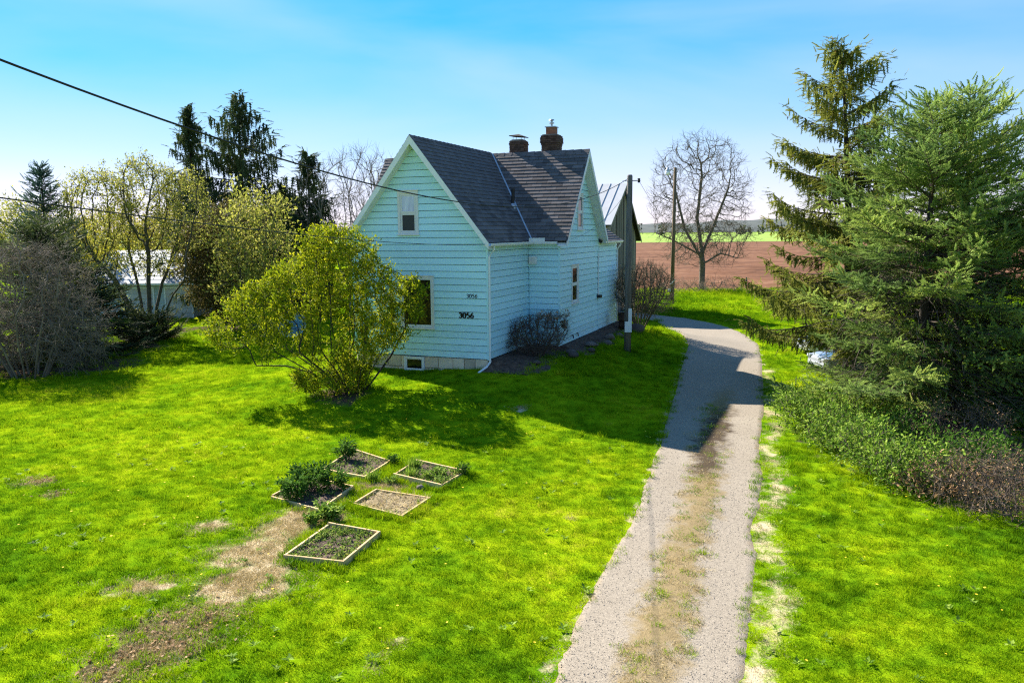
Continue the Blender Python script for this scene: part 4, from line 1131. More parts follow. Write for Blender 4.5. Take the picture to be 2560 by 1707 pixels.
# undergrowth below them
US = [(1848, 985, 1.1, 'leaf_green', 'leafy pale green shrub nearest the driveway under the spruces'), (1920, 1035, 1.15, 'leaf_green', 'leafy shrub second from the driveway at the lawn edge'),
      (2005, 1085, 1.1, 'leaf_green', 'round leafy shrub in the middle of the row below the spruces'), (2085, 1122, 1.0, 'leaf_green', 'leafy shrub left of the dead leaves below the spruces'),
      (1985, 985, 1.0, 'leaf_green', 'shaded leafy shrub behind the row, left of the spruce trunk'), (2075, 1030, 0.9, 'leaf_dark', 'dark leafy shrub right below the near spruce trunk'),
      (2165, 1140, 0.6, 'leaf_dead', 'low shrub holding brown dead leaves at the lawn edge'), (2240, 1095, 0.9, 'leaf_dark', 'dark shrub behind the brambles at the right')]
for k, (px, py, h, lm, lab) in enumerate(US):
    c = G(px, py)
    woody('undergrowth_shrub', lab, c, [[(0, 0, -0.05), (math.cos(a_) * .18, math.sin(a_) * .18, h * .35)] for a_ in np.arange(0, 6.2, 0.9)],
          [(0, 0, h * .55, 1.0, 0.8, h * .6), (0.3, -0.2, h * .35, .8, .6, h * .4)], 40 + k, nat=170, step=0.16, infl=1.2, kill=0.2, tipr=0.006, twigs=2, twig_len=0.3,
          leaf=lm, leaf_size=0.10, leaf_n=4 if lm != 'leaf_dead' else 2, bark='twig_brown', twigmat='twig_tan', cat='shrub', group='undergrowth below the spruces', crown_name='foliage')
for k, (px, py, lab) in enumerate([(2260, 1165, 'tangle of bare brown brambles at the right lawn edge'), (2352, 1195, 'tangle of bare brambles cut by the right photo edge'), (2210, 1035, 'bare grey brush heaped around the near spruce trunk')]):
    woody('bramble_bush', lab, G(px, py), [[(math.cos(a_) * .3, math.sin(a_) * .3, -0.05), (math.cos(a_) * .5, math.sin(a_) * .5, .4)] for a_ in np.arange(0, 6.2, 0.7)], [(0, 0, .55, 1.3, 1.0, .7)], 60 + k,
          nat=240, step=0.18, infl=1.4, kill=0.22, tipr=0.007, twigs=3, twig_len=0.5, leaf='leaf_dead', leaf_size=.05, leaf_n=1, bark='twig_brown', twigmat='twig_brown', cat='shrub', group='brambles below the spruces', wob=0.3, twig_up=0.0, crown_name='dead_leaves')

# ---- big bright shrub in front of the house
c = G(805, 900)
e = [(-1.6, .2, 3.6, 1.3, 1.1, 1.2), (0.0, .1, 4.4, 1.15, 1.1, 1.5), (-3.1, .3, 2.9, 1.2, 1.0, 1.0), (-4.3, .2, 2.1, .9, .8, .7), (.9, 0, 2.5, .9, 1.0, 1.4), (1.2, 0, 4.0, .5, .6, .9), (-.7, 0, 5.2, .9, .9, .7), (-.4, .1, 2.0, 1.3, 1.0, 1.1), (-2.3, 0, 1.7, 1.0, .8, .6), (-.1, -.1, .6, .9, .7, .6, 1.8), (-1.2, -.1, .45, .8, .5, .4, .7)]
stems = []
for k in range(22):
    a_ = k * 2.399; r_ = 0.15 + 0.35 * (k % 5) / 4
    x, y = math.cos(a_) * r_, math.sin(a_) * r_
    stems.append([(x, y, -0.1), (x * 2.2 - 0.15, y * 2.0, 0.7), (x * 4.2 - 0.45, y * 3.0, 1.5)])
stems.append([(-0.3, 0, 0), (-1.5, 0.0, 0.75), (-2.3, 0.1, 0.95), (-3.4, 0.2, 0.95)])
stems.append([(0.5, 0.1, 0), (1.4, 0.5, 1.2), (1.95, 0.6, 2.2), (2.15, 0.6, 3.2)])
e += [(2.2, 0.6, 3.2, 0.42, 0.4, 0.9, 2.2), (1.6, 0.5, 2.0, 0.5, 0.4, 0.5, 0.9)]
woody('leafy_shrub', 'big bright yellow-green shrub growing in front of the blue house', c, stems, e, 21, nat=2600, step=0.2, infl=1.3, kill=0.24, tipr=0.0065, power=0.42, twigs=2, twig_len=0.46, leaf='leaf_lime', leaf_size=0.11, leaf_n=8,
      bark='bark_dark', twigmat='twig_brown', cat='shrub', bias=(0, 0, 0.12), maxr=0.045, crown_name='foliage', scatter=0.06, shell=0.5)

# ---- left side trees
mb = G(345, 775)
ms_ = []
for dx, dy, tx, tz in ((-.25, 0, -2.6, 4.6), (-.12, .1, -1.0, 4.2), (0, 0, 0.25, 4.8), (.1, .1, 1.0, 4.3), (.3, -.1, 2.3, 3.4), (-.1, .2, -3.4, 3.0)):
    ms_.append([(dx, dy, -.1), (dx + tx * .33, dy * 2, tz * .42), (dx + tx * .62, dy * 5, tz * .75), (dx + tx, dy * 9, tz)])
woody('maple_tree', 'many-stemmed tree with thin pale yellow-green leaves in front of the garage', mb, ms_, [(-2.6, .3, 7.3, 2.4, 2.0, 2.6), (0.2, .3, 7.9, 2.0, 2.0, 2.6), (2.2, .2, 7.3, 1.7, 1.8, 2.6), (-4.0, 0, 5.0, 1.3, 1.3, 1.6), (-0.6, .3, 4.6, 2.6, 1.6, 1.2)], 22,
      nat=1500, step=0.3, infl=2.2, kill=0.38, tipr=0.016, power=0.46, twigs=2, twig_len=0.6, leaf='leaf_olive', leaf_size=0.15, leaf_n=4, bark='bark_moss', twigmat='bark_moss', maxr=0.21, bias=(0, 0, 0.15))
woody('bare_shrub', 'large mound of bare grey twigs at the left photo edge', G(70, 865), [[(math.cos(a_) * .6, math.sin(a_) * .6, -.1), (math.cos(a_) * 1.4, math.sin(a_) * 1.2, 1.6), (math.cos(a_) * 2.0, math.sin(a_) * 1.4, 2.8)] for a_ in np.arange(0, 6.2, 0.55)],
      [(-0.5, .3, 3.4, 3.3, 1.8, 2.5), (1.6, 0, 2.0, 2.0, 1.6, 1.6), (-2.0, 0, 2.0, 2.4, 1.6, 1.8)], 23, nat=2400, step=0.26, infl=1.6, kill=0.28, tipr=0.012, power=0.36, twigs=4, twig_len=0.9, bark='twig_grey', twigmat='twig_grey', cat='shrub', bias=(0.12, 0, -0.02), wob=0.2, twig_up=0.0, twig_droop=0.12, maxr=0.06)
p_ = G(95, 835); spruce('spruce_tree', 'dark bushy spruce behind the bare grey twigs, lower left', on_ground(p_.x - .6, p_.y + 1.5), 6.6, 4.4, M['spruce_dark'], 24, crown=0.02, whorl=0.4, nb=6, spray=0.4, dens=0.8, profile=0.6)
p_ = G(215, 815); spruce('spruce_tree', 'dark spruce with drooping boughs right of the bare twigs', on_ground(p_.x - .3, p_.y + 1.2), 4.2, 2.6, M['spruce_dark'], 25, crown=0.02, whorl=0.36, nb=6, spray=0.38, dens=0.8, profile=0.6)
p_ = A(105, 530, 47); spruce('blue_spruce', 'teal blue spruce rising behind the bare twigs at left', on_ground(p_.x, 47), 10.1, 2.7, M['spruce_teal'], 26, crown=0.05, droop=0.05, upturn=0.3, whorl=0.42, nb=6, spray=0.42, dens=0.7, profile=0.85)
p_ = G(345, 782); spruce('low_juniper', 'low dark evergreen bush around the foot of the many-stemmed tree', on_ground(p_.x + .1, p_.y - .2), 1.25, 1.9, M['spruce_dark'], 27, crown=0.02, droop=-0.05, upturn=0.3, whorl=0.16, nb=9, spray=0.32, dens=0.9, profile=0.5, cat='evergreen bush')
for (px, py, Y, R_, sd_i, lab, mt, hg) in ((430, 243, 62, 2.6, 31, 'slim spruce top left of the big broad spruce', 'spruce_dark', .35), (545, 222, 60, 5.6, 32, 'big broad dark spruce behind the garage trees', 'spruce_dark', .5),
                                         (705, 338, 58, 2.9, 33, 'slim dark spruce left of the house roof', 'spruce_dark', .35), (648, 425, 62, 2.6, 34, 'shorter spruce between the broad spruce and the slim one', 'spruce_dark', .35)):
    q = A(px, py, Y); gzz = float(gz(q.x, Y))
    spruce('spruce_tree', lab, (q.x, Y, gzz), q.z - gzz, R_, M[mt], sd_i, crown=0.12, whorl=0.7, nb=5, spray=0.55, dens=0.62, hang=hg, profile=0.72, irregular=0.35, group='spruces behind the garage')
p_ = G(520, 758)
woody('cedar_tree', 'dense brownish cedar with drooping sprays left of the bright shrub', on_ground(p_.x, p_.y + .5), [[(0, 0, -.1), (0.1, 0, 3.0), (0, 0, 6.0)], [(.3, 0, -.1), (.9, 0, 3.0), (1.2, 0, 5.0)], [(-.3, 0, -.1), (-.9, .1, 3.0), (-1.2, 0, 5.0)]],
      [(0, 0, 3.6, 2.6, 2.2, 3.2), (0.6, 0, 6.0, 2.2, 1.9, 2.0), (-1.4, 0, 4.8, 1.7, 1.6, 2.2)], 28, nat=1500, step=0.28, infl=1.8, kill=0.36, tipr=0.009, twigs=3, twig_len=0.55, leaf='leaf_brown', leaf_size=0.20, leaf_n=3, bark='bark_dark', twigmat='twig_brown', leafup=-0.5, scatter=0.14, maxr=0.16, bias=(0, 0, 0))
for k, (px, py, Y, h, r_, lm, lab, nm) in enumerate([(590, 470, 46, 8.8, 2.3, 'leaf_olive', 'yellowish tree behind the cedar with fresh spring leaves', 'young_tree'), (250, 640, 72, 8.2, 5.0, 'leaf_gold', 'golden yellow tree behind the garage, left part', 'background_tree'),
                                                  (420, 640, 76, 8.4, 5.0, 'leaf_gold', 'golden yellow tree straight behind the garage roof', 'background_tree'), (620, 640, 74, 8.0, 5.0, 'leaf_gold', 'golden yellow tree behind the cedar and bright shrub', 'background_tree'),
                                                  (20, 640, 66, 9.5, 4.5, 'leaf_olive', 'thinly leafed tree at the far left edge', 'background_tree'), (175, 660, 60, 6.8, 3.6, 'leaf_gold', 'yellow-green tree between the teal spruce and the garage', 'background_tree')]):
    x = A(px, 640, Y).x
    woody(nm, lab, on_ground(x, Y), [[(0, 0, -.1), (0.1, 0, h * .3)], [(0.2, 0, -.1), (r_ * .4, 0, h * .4)], [(-.2, 0, -.1), (-r_ * .4, 0, h * .4)]], [(0, 0, h * .62, r_, r_ * .8, h * .38), (r_ * .5, 0, h * .45, r_ * .6, r_ * .6, h * .3), (-r_ * .5, 0, h * .45, r_ * .6, r_ * .6, h * .3)], 70 + k,
          nat=420, step=0.5, infl=4, kill=0.8, tipr=0.018, twigs=3, twig_len=1.0, leaf=lm, leaf_size=0.22, leaf_n=6, bark='bark', twigmat='bark', group='trees behind the garage', scatter=0.3)
for k, (px, ptop, Y, w_, lab) in enumerate([(790, 348, 56, 3.4, 'bare tree left of the house gable'), (865, 352, 60, 3.6, 'bare tree half hidden behind the left roof edge'), (830, 430, 66, 5.0, 'low spreading bare tree behind the house')]):
    q = A(px, ptop, Y); z0 = float(gz(q.x, Y)); h = q.z - z0
    woody('bare_tree', lab, (q.x, Y, z0), [[(0, 0, -.1), (.1, 0, h * .25), (0, 0, h * .45)], [(0.1, 0, h * .15), (w_ * .3, 0, h * .45)], [(-.1, 0, h * .15), (-w_ * .3, 0, h * .45)]], [(0, 0, h * .68, w_, w_ * .8, h * .33)], 80 + k, nat=420, step=0.45, infl=3.5, kill=0.7, tipr=0.016, power=0.42,
          twigs=3, twig_len=1.1, bark='twig_tan', twigmat='twig_tan', group='bare trees behind the house', bias=(0, 0, 0.25), twig_up=0.6)

# ---- right background: bare tree by the field
tb = G(1611, 668); s_ = tb.y / 66.75
woody('bare_tree', 'round bare tree at the edge of the ploughed field', tb, [[(0, 0, -.2), (0.05, 0, 2.0 * s_), (-.1, 0, 3.6 * s_)], [(0, 0, 2.6 * s_), (-1.5 * s_, .2, 5.2 * s_), (-2.2 * s_, .3, 8 * s_)], [(0, 0, 3.2 * s_), (.9 * s_, .1, 5.4 * s_), (2.0 * s_, -.2, 8.5 * s_)],
       [(-.1, 0, 3.5 * s_), (-.5 * s_, 0, 6 * s_), (-.2 * s_, 0, 9.5 * s_)], [(0, 0, 2.2 * s_), (1.6 * s_, .3, 3.1 * s_), (3.0 * s_, .3, 2.7 * s_)], [(0, 0, 2.9 * s_), (-2.4 * s_, 0, 4.2 * s_), (-4.0 * s_, 0, 4.9 * s_)]],
      [(-.3, 0, 7.9 * s_, 4.4 * s_, 3.4 * s_, 5.1 * s_), (.2, 0, 4.6 * s_, 4.4 * s_, 3.0 * s_, 1.8 * s_), (0, 0, 3.0 * s_, 3.6 * s_, 2.5 * s_, 1.1 * s_)], 29, nat=2200, step=0.42, infl=3.4, kill=0.5, tipr=0.017, power=0.46, twigs=3, twig_len=1.0, bark='bark', twigmat='bark', maxr=0.36, bias=(0, 0, 0.08), wob=0.16, shell=0.2)
c = on_ground(6.75, 41.6)
woody('twiggy_bush', 'round bush of bare upright twigs by the rear corner of the house', c, [[(math.cos(a_) * .15, math.sin(a_) * .15, -.05), (math.cos(a_) * .6, math.sin(a_) * .5, .8), (math.cos(a_) * 1.0 + .1, math.sin(a_) * .9, 1.6)] for a_ in np.arange(0, 6.2, 0.33)],
      [(0.15, 0, 2.1, 1.65, 1.4, 1.35), (0.25, 0, 1.3, 1.4, 1.2, .7)], 30, nat=2200, step=0.2, infl=1.3, kill=0.2, tipr=0.010, power=0.36, twigs=4, twig_len=0.5, bark='twig_olive', twigmat='twig_olive', cat='shrub', bias=(0.05, 0, 0.22), twig_up=0.6, maxr=0.035, shell=0.1)
# brush under the bare tree
for k, (px, py, lab) in enumerate([(1570, 672, 'pile of dead branches left of the bare tree trunk'), (1650, 670, 'scatter of dead branches right of the bare tree trunk')]):
    woody('brush_pile', lab, G(px, py), [[(x_, 0, -.05), (x_ + random.uniform(-.8, .8), random.uniform(-.5, .5), .5)] for x_ in np.linspace(-2, 2, 7)], [(0, 0, .6, 2.6, 1.2, .7)], 90 + k, nat=160, step=0.3, infl=2, kill=0.4, tipr=0.014, twigs=3, twig_len=.9, bark='twig_tan', twigmat='twig_tan', cat='brush pile', wob=.4, twig_up=-.1)
# ---- shrub with dried flower heads at the house corner
hc_ = house.matrix_world
def hw(u, w, z=0.0): p = HC + HU * u + HV * w; return Vector((p[0], p[1], z))
q = hw(1.05, 2.6); q.z = float(gz(q.x, q.y))
sh = woody('hydrangea_bush', 'bare brown bush with dried tan flower heads against the side wall', q, [[(math.cos(a_) * .12, math.sin(a_) * .12, -.05), (math.cos(a_) * .5, math.sin(a_) * .45, .7)] for a_ in np.arange(0, 6.2, 0.4)], [(0, 0, 1.0, 1.25, .9, .75), (-.3, -.4, .7, 1.0, .6, .5), (.7, .3, 1.5, .6, .5, .35)], 35,
           nat=1100, step=0.14, infl=0.9, kill=0.14, tipr=0.008, power=.38, twigs=4, twig_len=0.34, bark='twig_brown', twigmat='twig_brown', cat='shrub', twig_up=.5, maxr=.02)
g = np.random.default_rng(36)
for k in range(11):
    if k < 6: cpos = np.array([0.75 + g.normal(0, .28), 0.35 + g.normal(0, .2), 1.62 + g.normal(0, .16)])
    else: cpos = np.array([0.05 + g.normal(0, .25), 0.3 + g.normal(0, .2), 1.75 + g.normal(0, .14)])
    n = 40; d = unit(g.normal(0, 1, (n, 3))); obj('flower_head', cloud('flower_head', LEAF_V, LEAF_F, cpos + d * 0.10, frames(d + g.normal(0, .5, (n, 3))), np.full(n, .10), g.random(n) * .5 + .5), M['leaf_dead'], sh)

# ------------------------------------------------------------------ flower bed along the side wall
nu, nw = 22, 70
us = np.linspace(-0.02, 1, nu); ws = np.linspace(-0.55, RW1 + 0.2, nw)
Vb = []
for w in ws:
    wall_u = 0.02 if w < D1 else PJ + 0.01
    width = (1.55 if w < D1 else 1.15) + 0.22 * math.sin(w * 1.7) + 0.12 * math.sin(w * 4.1)
    if w < D1: width += 0.5
    for s in us:
        u = wall_u + s * width; p = HC + HU * u + HV * w
        zt = 0.27 * (1 - smooth(np.array(s * 1.05))) * min(1, (w + 0.55) / 0.8) + 0.02
        Vb.append((p[0], p[1], float(gz(p[0], p[1])) * (1 if s > 0.02 else 1) + float(zt) + (random.uniform(-.03, .04) if 0.05 < s < 0.95 else 0) - (0.06 if s > 0.99 else 0)))
i0 = (np.arange(nw - 1)[:, None] * nu + np.arange(nu - 1)[None]).ravel()
props(obj('flower_bed', mesh_np('flower_bed', np.array(Vb), np.stack([i0, i0 + nu, i0 + nu + 1, i0 + 1], 1), True), M['soil']), 'strip of dark soil along the side wall of the house', 'flower bed', kind='structure')


def rock_mesh(seed, sx, sy, sz):
    import bmesh
    bm = bmesh.new(); bmesh.ops.create_icosphere(bm, subdivisions=2, radius=1.0); r_ = np.random.default_rng(seed)
    k = r_.normal(0, 1, (5, 3)); ph = r_.random(5) * 6
    for v in bm.verts:
        c_ = np.array(v.co); f = 1 + 0.10 * sum(math.sin(2.2 * float(k[i] @ c_) + ph[i]) for i in range(5)) / 1.5
        v.co = Vector((c_[0] * f * sx, c_[1] * f * sy, max(c_[2] * f, -0.45) * sz))
    me = bpy.data.meshes.new('rock'); bm.to_mesh(me); bm.free()
    for p in me.polygons: p.use_smooth = True
    me.materials.append(M['rock']); return me


RK = [(2.75, 12.6, .42, .34, 'large rounded boulder at the rear end of the flower bed'), (2.45, 11.4, .26, .16, 'flat grey stone in the flower bed beside the large boulder'), (2.5, 10.2, .22, .15, 'stone in the flower bed below the rear wall section'),
      (2.35, 8.9, .30, .16, 'reddish flat stone in the middle of the flower bed'), (2.6, 7.6, .26, .15, 'stone at the bed edge below the side window'), (2.2, 6.3, .3, .14, 'flat pinkish stone in front of the taps'), (2.5, 5.2, .24, .14, 'stone right of the dried flower bush'),
      (2.0, 3.9, .22, .12, 'stone at the foot of the dried flower bush'), (2.35, 3.2, .28, .16, 'grey stone at the lawn edge below the dried bush'), (1.6, 0.9, .2, .1, 'small stone near the downspout corner')]
for k, (u, w, s, h, lab) in enumerate(RK):
    p = hw(u, w); o = obj('garden_rock', rock_mesh(100 + k, s, s * .75, h)); o.location = (p.x, p.y, float(gz(p.x, p.y)) + h * 0.35 + (0.10 if u < 2.45 else 0.03)); o.rotation_euler = (0, 0, k * 1.3)
    props(o, lab, 'rock', 'rocks in the flower bed')

# ------------------------------------------------------------------ barn behind the house
BY = 55.0
bo = A(1518 / 2560 * 2352, 560 / 2560 * 2352, BY)               # near eave corner of the gable wall
bo = np.array([bo.x, BY, float(gz(bo.x, BY))])
barn = empty('barn', tuple(bo), -TH, 'weathered grey plank barn with pale metal roof behind the house', 'barn')
bw_, apx = 8.8, 4.16; ze1, za, ze2 = 5.7 - bo[2], 8.45 - bo[2], 4.6 - bo[2]; bl = 12.0
prof = [(0, 0, 0), (0, bw_, 0), (0, bw_, ze2), (0, apx, za), (0, 0, ze1)]
core = MB().prism([(-0.06, y + (0.05 if y == 0 else -0.05 if y == bw_ else 0), z - (0.14 if z > 1 else 0)) for _, y, z in prof], (-bl, 0, 0)).build('wall', M['dark'], barn)  # solid core coloured near-black to stand for the barn's unlit inside
n = 34; rb = random.Random(5)
for i in range(n):
    a, b = bw_ * i / n + 0.008, bw_ * (i + 1) / n - 0.012
    zt = lambda y: (ze1 + (za - ze1) * y / apx) if y < apx else (za + (ze2 - za) * (y - apx) / (bw_ - apx))
    z0 = 0.05 + rb.uniform(0, .15)
    if i in (9, 17): continue                                    # missing planks
    if i in (10, 16): z0 = ze1 * rb.uniform(0.25, 0.4)
    t0 = rb.uniform(0, .02)
    MB().hexa([(-0.05, a, z0), (0.0 + t0, a, z0), (0.0 + t0, b, z0), (-0.05, b, z0), (-0.05, a, zt(a) - .1), (0.0 + t0, a, zt(a) - .1), (0.0 + t0, b, zt(b) - .1), (-0.05, b, zt(b) - .1)]).build('plank', M['grey_wood'], core)
for i in range(40):
    a, b = -bl * i / 40 - 0.01, -bl * (i + 1) / 40 + 0.008
    MB().hexa([(a, 0.0, .1), (b, 0.0, .1), (b, -.025 - rb.uniform(0, .02), .1), (a, -.025, .1), (a, 0.0, ze1 - .14), (b, 0.0, ze1 - .14), (b, -.025, ze1 - .14), (a, -.025, ze1 - .14)]).build('plank', M['grey_wood'], core)
oh = 0.35
for (y0, z0, y1, z1, nm) in ((apx, za, -oh, ze1 - oh * (za - ze1) / apx, 1), (apx, za, bw_ + oh, ze2 - oh * (za - ze2) / (bw_ - apx), 2)):
    rf = MB().hexa([(oh, y0, z0 - .09), (-bl - oh, y0, z0 - .09), (-bl - oh, y1, z1 - .09), (oh, y1, z1 - .09), (oh, y0, z0 - .02), (-bl - oh, y0, z0 - .02), (-bl - oh, y1, z1 - .02), (oh, y1, z1 - .02)]).build('roof', M['dark'], barn)
    npn = 20; wpn = (bl + 2 * oh) / npn
    for i in range(npn):
        a, b = oh + .02 - i * wpn, oh + .02 - (i + 1) * wpn
        m = MB().hexa([(a, y0, z0 - .016), (b, y0, z0 - .016), (b, y1, z1 - .016), (a, y1, z1 - .016), (a, y0, z0), (b, y0, z0), (b, y1, z1), (a, y1, z1)])
        m.hexa([(b + .03, y0, z0 + .002), (b - .0, y0, z0 + .002), (b - .0, y1, z1 + .002), (b + .03, y1, z1 + .002), (b + .03, y0, z0 + .05), (b, y0, z0 + .05), (b, y1, z1 + .05), (b + .03, y1, z1 + .05)])
        m.build('roof_panel', M['tin'], rf)
    MB().hexa([(oh + .022, y0, z0 - .22), (oh - .02, y0, z0 - .22), (oh - .02, y1, z1 - .2), (oh + .022, y1, z1 - .2), (oh + .022, y0, z0 - .02), (oh - .02, y0, z0 - .02), (oh - .02, y1, z1 - .02), (oh + .022, y1, z1 - .02)]).build('rake_board', M['grey_wood'], rf)

# ------------------------------------------------------------------ garage behind the many-stemmed tree
go = G(232, 800); gy = 57.0
gx0, gx1 = A(225, 740, gy).x, A(440, 740, gy).x
gar = empty('garage', (gx0, gy, float(gz(gx0, gy))), 0.06, 'pale blue garage with grey roof and white doors behind the trees', 'garage')
gw = gx1 - gx0; gh = 2.65; gd = 7.0; rz = 4.75
bd_ = MB().box(0, gw, 0, gd, -.2, gh).build('wall', M['pale_wall'], gar)
for i in range(12):
    MB().hexa([(0, 0.0, .02 + i * .215), (gw, 0.0, .02 + i * .215), (gw, -.028, .02 + i * .215), (0, -.028, .02 + i * .215), (0, 0.0, .222 + i * .215), (gw, 0.0, .222 + i * .215), (gw, -.008, .222 + i * .215), (0, -.008, .222 + i * .215)]).build('siding_board', M['pale_wall'], bd_)
for (a, b) in ((2.3, 4.0), (4.9, 6.7)):
    dr_ = MB().box(a - .1, a, -.06, 0, 0, 2.15).box(b, b + .1, -.06, 0, 0, 2.15).box(a - .1, b + .1, -.058, 0, 2.15, 2.27).build('door', M['white'], gar)
    for i in range(6): MB().box(a + .003, b - .003, -.045, -.0, .02 + i * .355, .36 + i * .355).build('door_panel', M['garage_door'], dr_)
for sgn, y0, y1 in ((1, -0.4, gd / 2), (-1, gd + .4, gd / 2)):
    rf = MB().hexa([(-.3, y0, gh - .22), (gw + .3, y0, gh - .22), (gw + .3, y1, rz - .02), (-.3, y1, rz - .02), (-.3, y0, gh - .12), (gw + .3, y0, gh - .12), (gw + .3, y1, rz + .08), (-.3, y1, rz + .08)]).build('roof', M['white'], gar)
    if sgn > 0:
        for r_ in range(9):
            f0, f1 = r_ / 9, (r_ + 1) / 9
            for i in range(9):
                a, b = -.3 + (gw + .6) * i / 9 + .01, -.3 + (gw + .6) * (i + 1) / 9 - .005
                za_, zb2 = gh - .12 + (rz + .2 - gh) * f0, gh - .12 + (rz + .2 - gh) * f1; ya, yb = y0 + (y1 - y0) * f0, y0 + (y1 - y0) * f1
                MB().hexa([(a, ya, za_ + .002), (b, ya, za_ + .002), (b, yb, zb2 + .002), (a, yb, zb2 + .002), (a, ya, za_ + .022), (b, ya, za_ + .022), (b, yb, zb2 + .008), (a, yb, zb2 + .008)]).build('roof_sheet', M['garage_roof'], rf)
for x_ in (0.0, gw): MB().prism([(x_, 0, gh), (x_, gd, gh), (x_, gd / 2, rz - .1)], (-.02 if x_ else .02, 0, 0)).build('gable', M['pale_wall'], gar)

# ------------------------------------------------------------------ poles, wires
pb = on_ground(5.1, 34.84)
up_ = empty('utility_pole', tuple(pb), 0, 'grey wooden utility pole in front of the side wall with white guard', 'utility pole')
H_ = 7.45 - pb.z
MB().tube([(0, 0, -.3), (0, 0, H_ * .5), (0.02, 0, H_ - .06), (0.02, 0, H_)], [.155, .135, .115, .09], 12).build('pole', M['pole'], up_, True)
zg0, zg1 = A(1443, 762, 34.84).z - pb.z, A(1443, 708, 34.84).z - pb.z
MB().box(-.15, .15, -.175, -.115, zg0, zg0 + (zg1 - zg0) * .45).box(.0, .15, -.174, -.115, zg0 + (zg1 - zg0) * .45, zg1).build('cable_guard', M['white'], up_)
zb_ = 7.2 - pb.z
m = MB().tube([(0.02, 0, zb_), (-.30, -.05, zb_ - .02)], .014, 6).tube([(0.02, 0, zb_), (.38, -.05, zb_)], .02, 6); m.build('bracket', M['black'], up_)
ins = MB().lathe([(.03, -.09), (.07, -.07), (.05, -.03), (.08, 0), (.05, .03), (.07, .07), (.03, .1)], (.40, -.05, zb_), 10).build('insulator', M['black'], up_)
MB().tube([(-.05, -.13, .2), (-.05, -.12, zg0)], .02, 6).build('conduit', M['pole_brown'], up_)

lp = G(1543, 697); ltop = A(1551, 385, lp.y)
l_ = empty('yard_light_pole', tuple(lp), 0, 'brown wooden pole carrying a yard light by the field', 'lamp post')
dx, hz_ = ltop.x - lp.x, ltop.z - lp.z
MB().tube([(0, 0, -.3), (dx * .5, 0, hz_ * .5), (dx, 0, hz_)], [.17, .145, .125], 12).build('pole', M['pole_brown'], l_, True)
MB().tube([(dx, 0, hz_ - .35), (dx - .35, -.1, hz_ - .18), (dx - .66, -.2, hz_ - .2)], .03, 8).build('arm', M['metal'], l_, True)
hd = MB().lathe([(.05, .32), (.09, .30), (.10, .16), (.17, .1), (.17, .02), (.12, 0)], (dx - .66, -.2, hz_ - .30), 12).build('lamp_head', M['metal'], l_, True)
MB().lathe([(.16, .02), (.19, -.10), (.15, -.26), (.08, -.30)], (dx - .66, -.2, hz_ - .30), 12).build('lens', M['white'], hd, True)
MB().tube([(dx * .2 + .2, -.2, 2.0), (dx * .2 - .25, -.22, 1.55)], .035, 6).build('rope', M['white'], l_)
MB().box(dx * .15 - .36, dx * .15 - .16, -.25, -.05, 1.0, 1.25).build('meter_box', M['metal'], l_)


def wire(name, pts, r, mat, label):
    return props(MB().tube(pts, r, 6).build(name, mat, None, True), label, 'wire')


P0, P1 = np.array([-4.92, 8.0]), np.array([5.12, 34.84])
pts = []
for t_ in np.linspace(-0.45, 0.985, 70):
    q = P0 + (P1 - P0) * t_; pts.append((q[0], q[1], 5.27 * t_ ** 2 - 4.72 * t_ + 6.79))
wire('service_cable', pts, 0.0125, M['wire'], 'thick black overhead cable sagging across the photo to the grey pole')
P0, P1 = np.array([-5.05, 8.0]), np.array(list(hw(0.1, -0.35))[:2])
pts = []
for t_ in np.linspace(-0.4, 1.0, 60):
    q = P0 + (P1 - P0) * t_; pts.append((q[0], q[1], 0.67 * t_ ** 2 - 1.52 * t_ + 5.48))
wire('telephone_wire', pts, 0.008, M['wire'], 'thin lower wire running to the front eave corner of the house')
a, b = Vector((pb.x + .4, pb.y - .05, 7.2)), Vector((13.0, 58.0, 5.2))
wire('yard_wire', [a.lerp(b, f) + Vector((0, 0, -3.2 * f * (1 - f))) for f in np.linspace(0, 1, 30)], 0.008, M['wire'], 'thin wire sloping from the grey pole towards the field')
a, b = hw(PJ + 0.4, D1 + 0.3, 4.75), Vector((pb.x, pb.y, 6.9))
wire('house_wire', [a.lerp(b, f) + Vector((0, 0, -1.6 * f * (1 - f))) for f in np.linspace(0, 1, 20)], 0.007, M['wire_grey'], 'thin grey wire between the side gable and the grey pole')

# ------------------------------------------------------------------ small things around the yard
q = on_ground(5.75, 40.3)
br = empty('rusty_barrel', tuple(q), 0, 'dark rusty barrel at the rear corner of the house', 'barrel')
s_ = 1.0
m = MB().lathe([(.26 * s_, 0), (.29 * s_, .02), (.30 * s_, .3 * s_), (.32 * s_, .31 * s_), (.31 * s_, .33 * s_), (.33 * s_, .62 * s_), (.35 * s_, .63 * s_), (.34 * s_, .65 * s_), (.36 * s_, .95 * s_), (.33 * s_, .95 * s_), (.3 * s_, .5 * s_)], (0, 0, 0), 18)
m.build('drum', M['rust'], br, True)
MB().lathe([(.37 * s_, .93 * s_), (.385 * s_, .95 * s_), (.37 * s_, .97 * s_), (.335 * s_, .97 * s_), (.335 * s_, .93 * s_)], (0, 0, 0), 18).build('rim', M['rust'], br, True)

